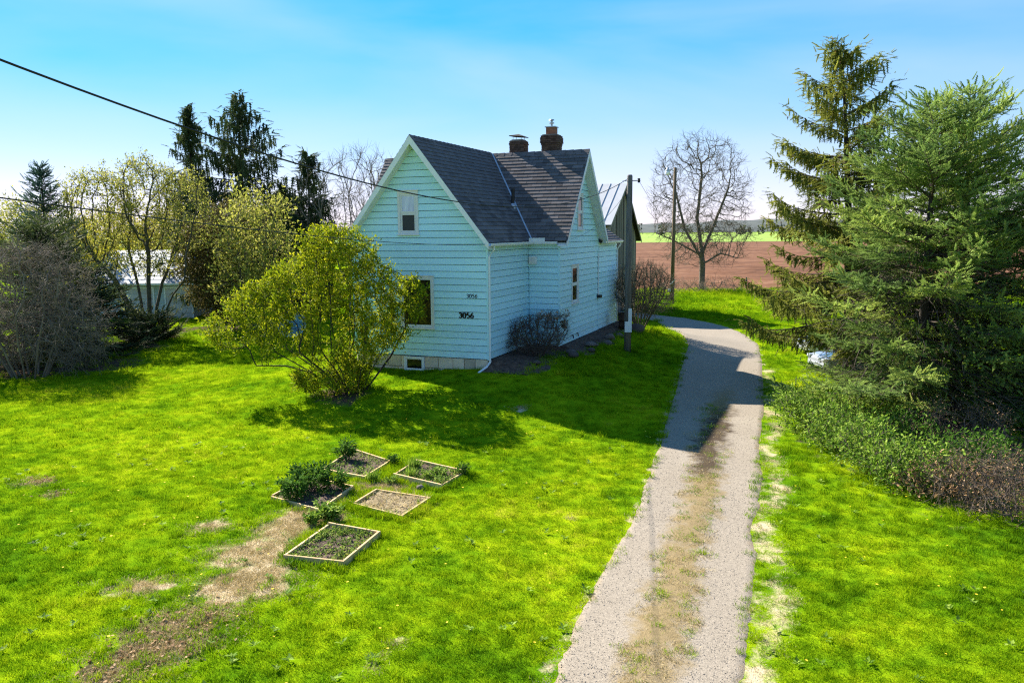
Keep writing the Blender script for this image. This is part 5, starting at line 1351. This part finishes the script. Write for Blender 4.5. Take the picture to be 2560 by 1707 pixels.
q = G(672, 772)
pl_ = empty('wading_pool', tuple(on_ground(q.x, q.y, .02)), 0, 'light blue plastic pool lying behind the bright shrub', 'wading pool')
pl_.rotation_euler = (math.radians(58), 0, math.radians(10)); pl_.location.z += 0.55
MB().lathe([(.62, 0), (.70, .03), (.74, .2), (.80, .3), (.84, .3), (.84, .33), (.78, .33), (.71, .22), (.66, .06), (.3, .05)], (0, 0, 0), 24).build('basin', M['pool_blue'], pl_, True)
MB().lathe([(.83, .30), (.87, .315), (.83, .345), (.79, .345), (.79, .30)], (0, 0, 0), 24).build('rim', M['pool_blue'], pl_, True)

q = G(1713, 668)
fp = empty('fence_post', tuple(q), 0, 'short wooden post at the edge of the ploughed field', 'fence post')
MB().tube([(0, 0, -.2), (.03, 0, .8), (.02, 0, 1.35)], [.09, .085, .075], 8).build('post', M['twig_tan'], fp)

# ---- raised beds
def bed(name_label, corners, h, soil_mat, seed, low=0.05):
    cs = [G(*c_) for c_ in corners]; o = sum(cs, Vector()) / 4; r_ = random.Random(seed)
    root = empty('raised_bed', tuple(o), 0, name_label, 'raised bed', 'wooden raised beds on the lawn')
    P_ = [c_ - o for c_ in cs]; t_ = 0.045
    for i in range(4):
        a, b = P_[i], P_[(i + 1) % 4]; d = (b - a); d.z = 0; L_ = d.length; d.normalize(); n_ = Vector((d.y, -d.x, 0))
        if n_.dot((a + b) / 2) > 0: n_ = -n_
        e = t_ if i % 2 else 0.0
        za, zb_ = a.z + h + r_.uniform(-.02, .02), b.z + h + r_.uniform(-.02, .02)
        A_, B_ = a + d * e, b - d * e
        MB().hexa([(A_.x, A_.y, a.z - .1), (B_.x, B_.y, b.z - .1), (B_.x + n_.x * t_, B_.y + n_.y * t_, b.z - .1), (A_.x + n_.x * t_, A_.y + n_.y * t_, a.z - .1),
                   (A_.x, A_.y, za), (B_.x, B_.y, zb_), (B_.x + n_.x * t_, B_.y + n_.y * t_, zb_), (A_.x + n_.x * t_, A_.y + n_.y * t_, za)]).build('board', M['bed_board'], root, bevel=0.005)
    n = 16; V_ = []
    for i in range(n):
        for j in range(n):
            f, g_ = 0.04 + .92 * i / (n - 1), 0.04 + .92 * j / (n - 1)
            p = (P_[0] * (1 - f) + P_[1] * f) * (1 - g_) + (P_[3] * (1 - f) + P_[2] * f) * g_
            V_.append((p.x, p.y, p.z + h - low - .015 + r_.uniform(-.022, .022)))
    i0 = (np.arange(n - 1)[:, None] * n + np.arange(n - 1)[None]).ravel()
    obj('soil', mesh_np('soil', np.array(V_), np.stack([i0, i0 + 1, i0 + n + 1, i0 + n], 1), True), soil_mat, root)
    return root, cs


BEDS = {}
BEDS['A'] = bed('farthest raised bed, square wooden frame with dark soil', [(742, 1083), (838, 1103), (897, 1064), (812, 1036)], .09, M['soil'], 1, .04)
BEDS['B'] = bed('right-hand raised bed full of grasses and low green plants', [(903, 1098), (1012, 1124), (1070, 1090), (958, 1064)], .11, M['soil'], 2, .04)
BEDS['C'] = bed('left raised bed overgrown by tall dark green plants', [(622, 1148), (735, 1180), (813, 1124), (705, 1100)], .10, M['soil'], 3, .04)
BEDS['D'] = bed('middle raised bed filled with dry straw', [(812, 1163), (925, 1192), (990, 1148), (866, 1130)], .09, M['straw_soil'], 4, .03)
BEDS['E'] = bed('nearest raised bed with square frame and low weeds', [(651, 1287), (790, 1303), (875, 1232), (755, 1211)], .11, M['soil'], 5, .05)


def clump(name, label, c_, h, r_, seed, mat, n, size, group=None, cat='plant', stems=14):
    g = np.random.default_rng(seed); root = empty(name, tuple(c_), 0, label, cat, group)
    P0_, P1_ = [], []
    for k in range(stems):
        a_ = g.random() * 6.28; rr_ = r_ * g.random() ** .5; P0_.append((rr_ * .25 * math.cos(a_), rr_ * .25 * math.sin(a_), -.02)); P1_.append((rr_ * math.cos(a_), rr_ * math.sin(a_), h * g.uniform(.55, 1.0)))
    P0_, P1_ = np.array(P0_), np.array(P1_)
    obj('stems', segs_mesh('stems', P0_, P1_, np.full(stems, .007), np.full(stems, .004), 4), M['leaf_dark'] if False else M['twig_brown'], root)
    n = int(n * 1.6); size = size * 1.2; k = g.integers(0, stems, n); f = (0.35 + 0.65 * g.random((n, 1)) ** .7); Q = P0_[k] + (P1_[k] - P0_[k]) * f + g.normal(0, .06 * r_ + .03, (n, 3)); Q[:, 2] = np.maximum(Q[:, 2], .02)
    out = Q * np.array([1, 1, 0]); d = unit(unit(out + 1e-3) * .8 + g.normal(0, .5, (n, 3)) + np.array([0, 0, .25]))
    obj('leaves', cloud('leaves', LEAF_V, LEAF_F, Q, frames(d, roll=g.normal(0, .5, n)), size * g.uniform(.6, 1.25, n), g.random(n)), M[mat], root)
    return root


def tuft_plant(label, c_, h, seed, n=90):
    g = np.random.default_rng(seed); root = empty('grass_clump', tuple(c_), 0, label, 'plant', 'plants in the raised beds')
    a_ = g.random(n) * 6.28; d = unit(np.stack([np.cos(a_) * .45, np.sin(a_) * .45, np.ones(n)], 1) + g.normal(0, .15, (n, 3)))
    Q = np.stack([g.normal(0, .06, n), g.normal(0, .06, n), np.zeros(n)], 1)
    obj('blades', cloud('blades', BLADE_V, BLADE_F, Q, frames(d, roll=g.random(n) * 6), h * g.uniform(.6, 1.1, n), g.random(n)), M['leaf_green'], root)


gp = 'plants in the raised beds'
clump('peony_plant', 'dark leafy plant on the corner of the farthest raised bed', G(795, 1058), .52, .26, 1, 'leaf_dark', 420, .085, gp)
clump('peony_plant', 'tall dark leafy clump at the back of the left raised bed', G(720, 1128), .66, .48, 2, 'leaf_dark', 700, .085, gp)
clump('peony_plant', 'dark leafy clump at the left end of the left raised bed', G(672, 1150), .52, .42, 3, 'leaf_dark', 560, .085, gp)
clump('peony_plant', 'dark leafy clump at the right end of the left raised bed', G(768, 1128), .48, .32, 4, 'leaf_dark', 420, .085, gp)
clump('peony_plant', 'bright green leafy clump outside the front corner of the left raised bed', G(757, 1192), .36, .26, 5, 'leaf_green', 420, .085, gp)
clump('peony_plant', 'small green plant in front of the left raised bed', G(718, 1205), .24, .15, 6, 'leaf_green', 200, .075, gp)
clump('low_plant', 'low dark green cushion in the middle of the right raised bed', G(1000, 1098), .22, .30, 7, 'leaf_green', 380, .06, gp)
clump('low_plant', 'pale green cushion at the front of the right raised bed', G(1020, 1112), .16, .24, 8, 'leaf_green', 260, .05, gp)
clump('low_plant', 'greyish plant at the far right corner of the right raised bed', G(1062, 1092), .34, .14, 9, 'leaf_dark', 200, .06, gp)
clump('low_plant', 'small pale plant at the left corner of the right raised bed', G(900, 1110), .16, .16, 10, 'leaf_green', 160, .05, gp)
clump('low_plant', 'dark plant between the farthest and the right raised bed', G(902, 1066), .26, .16, 11, 'leaf_dark', 200, .06, gp)
tuft_plant('grass clump at the near corner of the farthest raised bed', G(855, 1104), .34, 12)
tuft_plant('grass clump at the left end of the right raised bed', G(945, 1098), .34, 13, 130)
tuft_plant('tall grass clump at the back of the right raised bed', G(952, 1078), .38, 14, 150)
o = obj('small_stone', rock_mesh(140, .09, .07, .09)); o.location = G(966, 1124) + Vector((0, 0, .04)); props(o, 'small grey stone leaning on the right raised bed', 'rock')
wg = np.random.default_rng(55)
for key, lab, n, mt in (('E', 'low green weeds covering the nearest raised bed', 700, 'weed'), ('A', 'scattered weeds in the farthest raised bed', 260, 'weed'), ('D', 'dry straw stalks in the middle raised bed', 500, 'dry_blade'), ('B', 'short weeds filling the right raised bed', 520, 'weed'), ('C', 'sparse weeds in the left raised bed', 240, 'weed')):
    cs = BEDS[key][1]; f, g_ = wg.random((n, 1)) * .9 + .05, wg.random((n, 1)) * .9 + .05
    cl = wg.random((26, 2)); ci_ = wg.integers(0, 26, n); far_ = wg.random(n) < .72
    f = np.where(far_[:, None], np.clip(cl[ci_, :1] + wg.normal(0, .075, (n, 1)), .05, .95), f); g_ = np.where(far_[:, None], np.clip(cl[ci_, 1:] + wg.normal(0, .075, (n, 1)), .05, .95), g_)
    C4 = [np.array(c_) for c_ in cs]
    Q = (C4[0] * (1 - f) + C4[1] * f) * (1 - g_) + (C4[3] * (1 - f) + C4[2] * f) * g_; Q[:, 2] += .05
    if mt == 'dry_blade': me = cloud('stalks', BLADE_V * np.array([1, .6, 1]), BLADE_F, Q, frames(unit(wg.normal(0, 1, (n, 3)) * np.array([1, 1, .35]) + np.array([0, 0, .2]))), wg.uniform(.12, .3, n), wg.random(n))
    else:
        Q = np.repeat(Q, 4, 0) + wg.normal(0, .025, (4 * n, 3)); nn_ = 4 * n
        me = cloud('weeds', LEAF_V, LEAF_F, Q, frames(unit(wg.normal(0, 1, (nn_, 3)) * np.array([1, 1, .4]) + np.array([0, 0, .6])), roll=wg.normal(0, .5, nn_)), wg.uniform(.025, .085, nn_), wg.random(nn_))
    props(obj('bed_weeds', me, M[mt]), lab, 'weeds', kind='stuff')

# ------------------------------------------------------------------ cars under the spruces
def car(label, loc, rz):
    root = empty('parked_car', tuple(loc), rz, label, 'car', 'cars parked under the spruces')
    L_, W_ = 4.3, 1.72
    side = [(-2.15, .30), (-2.12, .62), (-1.9, .74), (-1.0, .86), (1.15, .90), (1.95, .86), (2.12, .70), (2.15, .32), (1.75, .22), (-1.75, .22)]
    v, f = [], []
    for y, k in ((-W_ / 2, .0), (-W_ / 2 + .07, 1), (W_ / 2 - .07, 1), (W_ / 2, .0)):
        pass
    m = MB(); ring = []
    for y, sc in ((-W_ / 2, .93), (-W_ / 2 + .10, 1.0), (W_ / 2 - .10, 1.0), (W_ / 2, .93)):
        ring.append([(x * (.985 if sc < 1 else 1), y, .55 + (z - .55) * sc) for x, z in side])
    n = len(side); v = [p for r_ in ring for p in r_]
    f = [(k * n + i, k * n + (i + 1) % n, (k + 1) * n + (i + 1) % n, (k + 1) * n + i) for k in range(3) for i in range(n)] + [tuple(range(n))[::-1], tuple(3 * n + i for i in range(n))]
    m.add(v, f); m.build('body', M['silver'], root, bevel=.04)
    cab = [(-1.05, .84), (-.35, 1.40), (.95, 1.44), (1.75, .90)]
    m = MB(); r0 = [(x, -W_ / 2 + .08 + (.14 if z > 1 else 0), z) for x, z in cab]; r1 = [(x, W_ / 2 - .08 - (.14 if z > 1 else 0), z) for x, z in cab]
    m.add(r0 + r1, [(0, 1, 2, 3), (7, 6, 5, 4), (0, 4, 5, 1), (1, 5, 6, 2), (2, 6, 7, 3), (3, 7, 4, 0)]); cb = m.build('cabin', M['silver'], root, bevel=.03)
    def pane(q, nm='pane'): 
        c_ = sum((Vector(p) for p in q), Vector()) / len(q); n_ = (Vector(q[1]) - Vector(q[0])).cross(Vector(q[2]) - Vector(q[0])).normalized()
        if n_.dot(c_ - Vector((.3, 0, 1.0))) < 0: n_ = -n_
        q = [c_ + (Vector(p) - c_) * .86 + n_ * .006 for p in q]; MB().prism(q, n_ * .012).build(nm, M['glass'], cb)
    pane([r0[0], r0[1], r1[1], r1[0]], 'windscreen'); pane([r0[2], r0[3], r1[3], r1[2]], 'rear_window')
    for r_ in (r0, r1):
        lerp = lambda a, b, t_: tuple(a[i] + (b[i] - a[i]) * t_ for i in range(3))
        mb_, mt_ = lerp(r_[0], r_[3], .52), lerp(r_[1], r_[2], .5)
        pane([r_[0], r_[1], mt_, mb_], 'side_window'); pane([mb_, mt_, r_[2], r_[3]], 'side_window')
    for x in (-1.35, 1.32):
        for s in (-1, 1):
            w_ = MB(); prof_ = [(.19, -.1), (.31, -.1), (.33, -.06), (.33, .06), (.31, .1), (.19, .1)]
            w_.lathe(prof_, (0, 0, 0), 20); wo = w_.build('wheel', M['tyre'], root, True); wo.rotation_euler = (PI / 2, 0, 0); wo.location = (x, s * (W_ / 2 - .08), .33)
            ri = MB().lathe([(.05, -.105), (.19, -.085), (.19, .085), (.05, .105)], (0, 0, 0), 14).build('rim', M['rim'], wo, True)
    for s in (-1, 1):
        MB().box(-2.17, -1.95, s * .72 - .12, s * .72 + .12, .58, .70).build('headlight', M['clear_lamp'], root, bevel=.02)
        MB().box(2.0, 2.165, s * .70 - .13, s * .70 + .13, .66, .82).build('tail_light', M['red_lamp'], root, bevel=.02)
        MB().box(-.80, -.64, s * .98 - .09, s * .98 + .09, .90, 1.03).build('mirror', M['black'], root, bevel=.03)
    MB().box(-2.2, -2.1, -.7, .7, .30, .46).build('bumper', M['silver'], root, bevel=.03)
    MB().box(2.1, 2.2, -.7, .7, .32, .50).build('bumper', M['silver'], root, bevel=.03)
    return root


q = A(1905, 820, 33.5); car('nearer silver car half hidden behind the spruce boughs', on_ground(q.x + 1.5, 33.5), 0.12)
q = A(1880, 740, 38.5); car('farther silver car with black mirror behind the spruce boughs', on_ground(q.x + 1.2, 38.5), 0.12)

# ------------------------------------------------------------------ far woods on the horizon
g = np.random.default_rng(77)
def wood(name, label, mat, pts, h, leaf, per):
    P_ = []
    for (x, y) in pts:
        hh = h * g.uniform(.6, 1.25); k = per; d = unit(g.normal(0, 1, (k, 3))) * (g.random((k, 1)) ** .5)
        P_.append(np.array([x, y, float(gz(x, y)) + hh * .52]) + d * np.array([hh * .42, hh * .42, hh * .52]))
    P_ = np.concatenate(P_); n = len(P_)
    return props(obj(name, cloud(name, LEAF_V * np.array([1, 1.6, 1]), LEAF_F, P_, frames(g.normal(0, 1, (n, 3)) + np.array([0, 0, .2]), roll=g.random(n) * 6), leaf * g.uniform(.6, 1.3, n), g.random(n)), mat), label, 'woods', kind='stuff')
wood('far_woods', 'grey-brown line of distant woods beyond the fields', foliage('far_wood_twigs', [(.05, .052, .042), (.10, .098, .075), (.15, .135, .10), (.12, .14, .05)], .1, .02), [(g.uniform(-500, 900), g.uniform(560, 900)) for _ in range(150)] + [(g.uniform(200, 420), g.uniform(330, 420)) for _ in range(26)], 11, 2.0, 90)
wood('field_trees', 'row of small bare greenish trees at the end of the ploughed field', foliage('field_tree_twigs', [(.08, .085, .04), (.15, .14, .07), (.2, .2, .08)], .2, .02), [(g.uniform(170, 330), g.uniform(400, 480)) for _ in range(26)], 9, 1.6, 120)

# ------------------------------------------------------------------ grass and gravel (uncountable)
def gn_scatter(name, P_, rot, scl, idx, coll, label, cat):
    me = bpy.data.meshes.new(name); me.vertices.add(len(P_)); me.vertices.foreach_set('co', np.ascontiguousarray(P_, dtype=np.float32).ravel())
    me.attributes.new('rot', 'FLOAT_VECTOR', 'POINT').data.foreach_set('vector', np.ascontiguousarray(rot, dtype=np.float32).ravel())
    me.attributes.new('scl', 'FLOAT', 'POINT').data.foreach_set('value', np.ascontiguousarray(scl, dtype=np.float32))
    me.attributes.new('idx', 'INT', 'POINT').data.foreach_set('value', np.ascontiguousarray(idx, dtype=np.int32))
    me.update(); o = obj(name, me)
    ng = bpy.data.node_groups.new(name, 'GeometryNodeTree')
    ng.interface.new_socket('Geometry', in_out='INPUT', socket_type='NodeSocketGeometry'); ng.interface.new_socket('Geometry', in_out='OUTPUT', socket_type='NodeSocketGeometry')
    gi, go_ = ng.nodes.new('NodeGroupInput'), ng.nodes.new('NodeGroupOutput')
    iop = ng.nodes.new('GeometryNodeInstanceOnPoints'); iop.inputs['Pick Instance'].default_value = True
    ci = ng.nodes.new('GeometryNodeCollectionInfo'); ci.inputs['Collection'].default_value = coll; ci.inputs['Separate Children'].default_value = True; ci.inputs['Reset Children'].default_value = True
    def na(n_, ty):
        a = ng.nodes.new('GeometryNodeInputNamedAttribute'); a.data_type = ty; a.inputs['Name'].default_value = n_; return a.outputs['Attribute']
    Lk = ng.links.new
    Lk(gi.outputs[0], iop.inputs['Points']); Lk(ci.outputs[0], iop.inputs['Instance']); Lk(na('idx', 'INT'), iop.inputs['Instance Index'])
    Lk(na('rot', 'FLOAT_VECTOR'), iop.inputs['Rotation']); Lk(na('scl', 'FLOAT'), iop.inputs['Scale']); Lk(iop.outputs[0], go_.inputs[0])
    o.modifiers.new('scatter', 'NODES').node_group = ng
    return props(o, label, cat, kind='stuff')


def tuft(name, coll, n, rad, h, w, mat, seed, lay=0.45):
    g = np.random.default_rng(seed)
    a_ = g.random(n) * 6.283; r_ = rad * np.sqrt(g.random(n)); Q = np.stack([r_ * np.cos(a_), r_ * np.sin(a_), np.full(n, -.01)], 1)
    d = unit(np.stack([g.normal(0, lay, n), g.normal(0, lay, n), np.ones(n)], 1)); L_ = h * g.uniform(.5, 1.2, n)
    mid = Q + d * (L_ * .55)[:, None]; bend = d + np.stack([g.normal(0, .55, n), g.normal(0, .55, n), np.full(n, -.25)], 1); tipp = mid + unit(bend) * (L_ * .5)[:, None]
    sd = unit(np.cross(d, g.normal(0, 1, (n, 3)))) * w / 2
    V_ = np.stack([Q - sd, Q + sd, mid - sd * .8, mid + sd * .8, tipp], 1).reshape(-1, 3); b = np.arange(n)[:, None] * 5
    F_ = np.concatenate([b + np.array([[0, 1, 3]]), b + np.array([[0, 3, 2]]), b + np.array([[2, 3, 4]])], 0)
    o = bpy.data.objects.new(name, mesh_np(name, V_, F_, tint=np.repeat(g.random(n), 5))); o.data.materials.append(mat); coll.objects.link(o)


cg = bpy.data.collections.new('grass_tufts')
for k in range(4): tuft('tuft_%d' % k, cg, 34, .13, .075, .007, M['blade'], 200 + k)          # idx 0-3 lawn
for k in range(2): tuft('tuft_%d' % (4 + k), cg, 40, .11, .16, .008, M['blade'], 210 + k, .35)  # 4-5 taller
for k in range(2): tuft('tuft_%d' % (6 + k), cg, 24, .14, .07, .006, M['dry_blade'], 220 + k, .9)  # 6-7 dry
g = np.random.default_rng(300)
PX, PY, SC_ = [], [], []
for (y0, y1, dens, sc) in ((6.0, 13, 95, .95), (13, 22, 62, 1.05), (22, 36, 26, 1.35), (36, 58, 9, 1.9), (58, 84, 3.2, 2.8)):
    wd = .78 * y1 + 2; n = int(dens * (y1 - y0) * 2 * wd); x, y = g.uniform(-wd, wd, n), g.uniform(y0, y1, n); k = np.abs(x) < .74 * y + 2
    PX.append(x[k]); PY.append(y[k]); SC_.append(np.full(k.sum(), sc))
x, y, sc = np.concatenate(PX), np.concatenate(PY), np.concatenate(SC_)
st, so, dd, rt = masks(x, y)
du = (x - HC[0]) * HU[0] + (y - HC[1]) * HU[1]; dw = (x - HC[0]) * HV[0] + (y - HC[1]) * HV[1]
inh = ((du > -WF) & (du < 1.1) & (dw > 0) & (dw < 4.5)) | ((du > UL) & (du < PJ + .9) & (dw > 4.3) & (dw < RW1))
bar = ((x - bo[0]) * HU[0] + (y - bo[1]) * HU[1]); baw = ((x - bo[0]) * HV[0] + (y - bo[1]) * HV[1]); inh |= (bar < .1) & (bar > -12.2) & (baw > -.1) & (baw < 8.9)
nzv = np.sin(x * 3.1 + np.sin(y * 2.3) * 2) * np.sin(y * 2.7 + np.sin(x * 1.9) * 2)                # patchiness
u_ = g.random(len(x))
keep = ~inh & (y < 80 + 1.5)
for key in BEDS:
    cs = BEDS[key][1]; ins_ = np.ones(len(x), bool)
    for i in range(4):
        a, b = cs[i], cs[(i + 1) % 4]; ins_ &= ((b.x - a.x) * (y - a.y) - (b.y - a.y) * (x - a.x)) > -0.02
    keep &= ~ins_
bedc = [sum((Vector(c_) for c_ in BEDS[k_][1]), Vector()) / 4 for k_ in BEDS]
nearbed = np.min([np.hypot(x - b_.x, y - b_.y) for b_ in bedc], 0) < .95
bare = np.clip(np.maximum(st * 1.1, so * 1.25) + .25 * nzv * (np.maximum(st, so) > .12), 0, 1)
keep &= (u_ > np.where(so > st, bare * np.where(y < 16, .66, .9), bare * 1.0))
on = dd < 1.0
strip_ = (dd < .34 + .14 * nzv) & (y < 27)
keep &= (~on) | (strip_ & (g.random(len(x)) < .8 * (.5 + .5 * smooth((y - 7) / 3)))) | ((dd > .90) & (g.random(len(x)) < .45))
idx = g.integers(0, 4, len(x)); tall = (g.random(len(x)) < .05) | ((bare > .15) & (g.random(len(x)) < .3))
tall |= nearbed & (g.random(len(x)) < .6)
nearwall = (~inh) & (du > UL - .6) & (du < PJ + 2.6) & (dw > 0) & (dw < RW1 + 1) & (g.random(len(x)) < .55); tall |= nearwall
tall |= (y > 52) & (x > 6) & (g.random(len(x)) < .5)
idx = np.where(tall, 4 + (idx % 2), idx)
dry = (on & strip_ & (g.random(len(x)) < .8)) | ((np.maximum(st, 0) > .22) & (g.random(len(x)) < .75))
idx = np.where(dry, 6 + (idx % 2), idx)
x, y, sc, idx = x[keep], y[keep], sc[keep], idx[keep]
# taller grass hugging the bed frames
bx_, by_ = [], []
for k_, m_ in (('A', 70), ('B', 150), ('C', 70), ('D', 260), ('E', 110)):
    cs = BEDS[k_][1]; ctr = sum((Vector(c_) for c_ in cs), Vector()) / 4
    for _ in range(m_):
        i = g.integers(0, 4) if k_ != 'D' else g.choice(4, p=[.45, .3, .05, .2]); a, b = cs[i], cs[(i + 1) % 4]; f_ = g.random(); q = a.lerp(b, f_); o_ = (q - ctr).normalized(); q = q + o_ * g.uniform(.0 if k_ == 'D' else .04, .25)
        bx_.append(q.x); by_.append(q.y)
x, y, sc, idx = np.concatenate([x, bx_]), np.concatenate([y, by_]), np.concatenate([sc, g.uniform(.6, 1.15, len(bx_))]), np.concatenate([idx, g.integers(4, 6, len(bx_))])
# straw lying on the bare patches
n = 4200; c_ = [(px_, py_, rx_ * (.75 if rx_ < .3 else 1)) for (px_, py_, rx_, ry_) in STRAW + SOIL[:11]]
cs = np.array([[*list(G(a, b))[:2], r_] for a, b, r_ in c_]); k = g.choice(len(cs), n, p=cs[:, 2] ** 2 / (cs[:, 2] ** 2).sum())
sx, sy = cs[k, 0] + g.normal(0, 1, n) * cs[k, 2] * .8, cs[k, 1] + g.normal(0, 1, n) * cs[k, 2] * .6
d2, _ = drive_dist(sx, sy); m2 = (d2 > 1.0); sx, sy = sx[m2], sy[m2]
x, y, sc, idx = np.concatenate([x, sx]), np.concatenate([y, sy]), np.concatenate([sc, np.full(len(sx), .9)]), np.concatenate([idx, g.integers(6, 8, len(sx))])
z = gz(x, y) + np.where(drive_dist(x, y)[0] < 1, .03, 0)
rot = np.stack([g.normal(0, .08, len(x)), g.normal(0, .08, len(x)), g.random(len(x)) * 6.283], 1)
gn_scatter('grass', np.stack([x, y, z], 1), rot, sc * g.uniform(.7, 1.25, len(x)), idx, cg, 'grass blades covering the lawn', 'grass')

# dead leaves and crumbs on the bare ground
lg = np.random.default_rng(500); LL = SOIL[:7] + [(1290, 800, 1.2, .8), (1350, 780, 1.0, .8), (1240, 820, .8, .5)]
cs = np.array([[*list(G(a, b))[:2], r_] for a, b, r_, _ in LL]); n = 1700; k = lg.choice(len(cs), n, p=cs[:, 2] ** 1.5 / (cs[:, 2] ** 1.5).sum())
lx, ly = cs[k, 0] + lg.normal(0, .75, n) * cs[k, 2], cs[k, 1] + lg.normal(0, .6, n) * cs[k, 2]
Q = np.stack([lx, ly, gz(lx, ly) + .02 + .02 * lg.random(n)], 1)
props(obj('leaf_litter', cloud('leaf_litter', LEAF_V * np.array([1, 1.5, 1.5]), LEAF_F, Q, frames(lg.normal(0, 1, (n, 3)) * np.array([1, 1, .25]), roll=lg.normal(0, .5, n)), lg.uniform(.03, .085, n), lg.random(n)), M['leaf_dead']), 'dead brown leaves and crumbs on the bare soil', 'leaf litter', kind='stuff')
# broad-leaved weeds in the lawn
n = 900; wx, wy = lg.uniform(-13, 15, n), lg.uniform(7.5, 24, n); keepw = (np.sin(wx * .9 + 1.3 * np.sin(wy * .7)) * np.sin(wy * 1.1 + np.cos(wx * .8)) + lg.normal(0, .35, n)) > .25
d_, _ = drive_dist(wx, wy); keepw &= d_ > 1.05; wx, wy = wx[keepw], wy[keepw]; m_ = 9; n = len(wx) * m_; a_ = np.tile(np.arange(m_) * 6.283 / m_, len(wx)) + lg.normal(0, .3, n)
Q = np.repeat(np.stack([wx, wy, gz(wx, wy) + .045], 1), m_, 0) + lg.normal(0, .015, (n, 3))
props(obj('lawn_weeds', cloud('lawn_weeds', LEAF_V, LEAF_F, Q, frames(np.stack([np.cos(a_), np.sin(a_), lg.uniform(.1, .8, n)], 1)), lg.uniform(.05, .12, n), lg.random(n)), M['leaf_green']), 'broad-leaved weeds scattered in the lawn', 'weeds', kind='stuff')
# dandelions in the lawn
n = 240; lx, ly = lg.uniform(-12, 14, n), lg.uniform(9, 27, n); d_, _ = drive_dist(lx, ly); kk = (d_ > 1.15); lx, ly = lx[kk], ly[kk]; n = len(lx)
fl = np.array([(math.cos(a_) * .5, math.sin(a_) * .5, .12) for a_ in np.arange(0, 6.2, .79)] + [(0, 0, 0)]); ff = np.array([(i_, (i_ + 1) % 8, 8) for i_ in range(8)])
td = NT('dandelion_yellow'); td.pbr((0.75, 0.52, 0.02), 0.8)
props(obj('dandelions', cloud('dandelions', fl, ff, np.stack([lx, ly, gz(lx, ly) + .085], 1), frames(np.tile(np.array([[1.0, 0, 0]]), (n, 1)) + lg.normal(0, .2, (n, 3))), lg.uniform(.03, .05, n), lg.random(n)), td.m), 'tiny yellow dandelions dotted over the lawn', 'flowers', kind='stuff')

cp = bpy.data.collections.new('pebbles')
import bmesh
for k in range(4):
    bm = bmesh.new(); bmesh.ops.create_icosphere(bm, subdivisions=1, radius=1.0)
    r_ = np.random.default_rng(400 + k)
    for v in bm.verts: v.co = Vector(np.array(v.co) * (1 + r_.normal(0, .16, 3)) * np.array([1, .8, .55]))
    me = bpy.data.meshes.new('pebble'); bm.to_mesh(me); bm.free(); me.materials.append(M['pebble']); cp.objects.link(bpy.data.objects.new('pebble', me))
n = 20000; i = (g.random(n) ** 1.15 * (ND - 60)).astype(int) + 6; f = g.uniform(-.02, 1.02, n)[:, None]; q = dl[i] * (1 - f) + dr[i] * f + g.normal(0, .05, (n, 2))
q = q[q[:, 1] < 34]; n = len(q)
gn_scatter('gravel_stones', np.concatenate([q, (gz(q[:, 0], q[:, 1]) + .017 + .0006 * q[:, 1])[:, None]], 1), g.random((n, 3)) * np.array([.6, .6, 6.28]), g.uniform(.003, .0085, n) * (1 + q[:, 1] * .012), g.integers(0, 4, n), cp, 'loose pale gravel lying on the driveway', 'gravel')
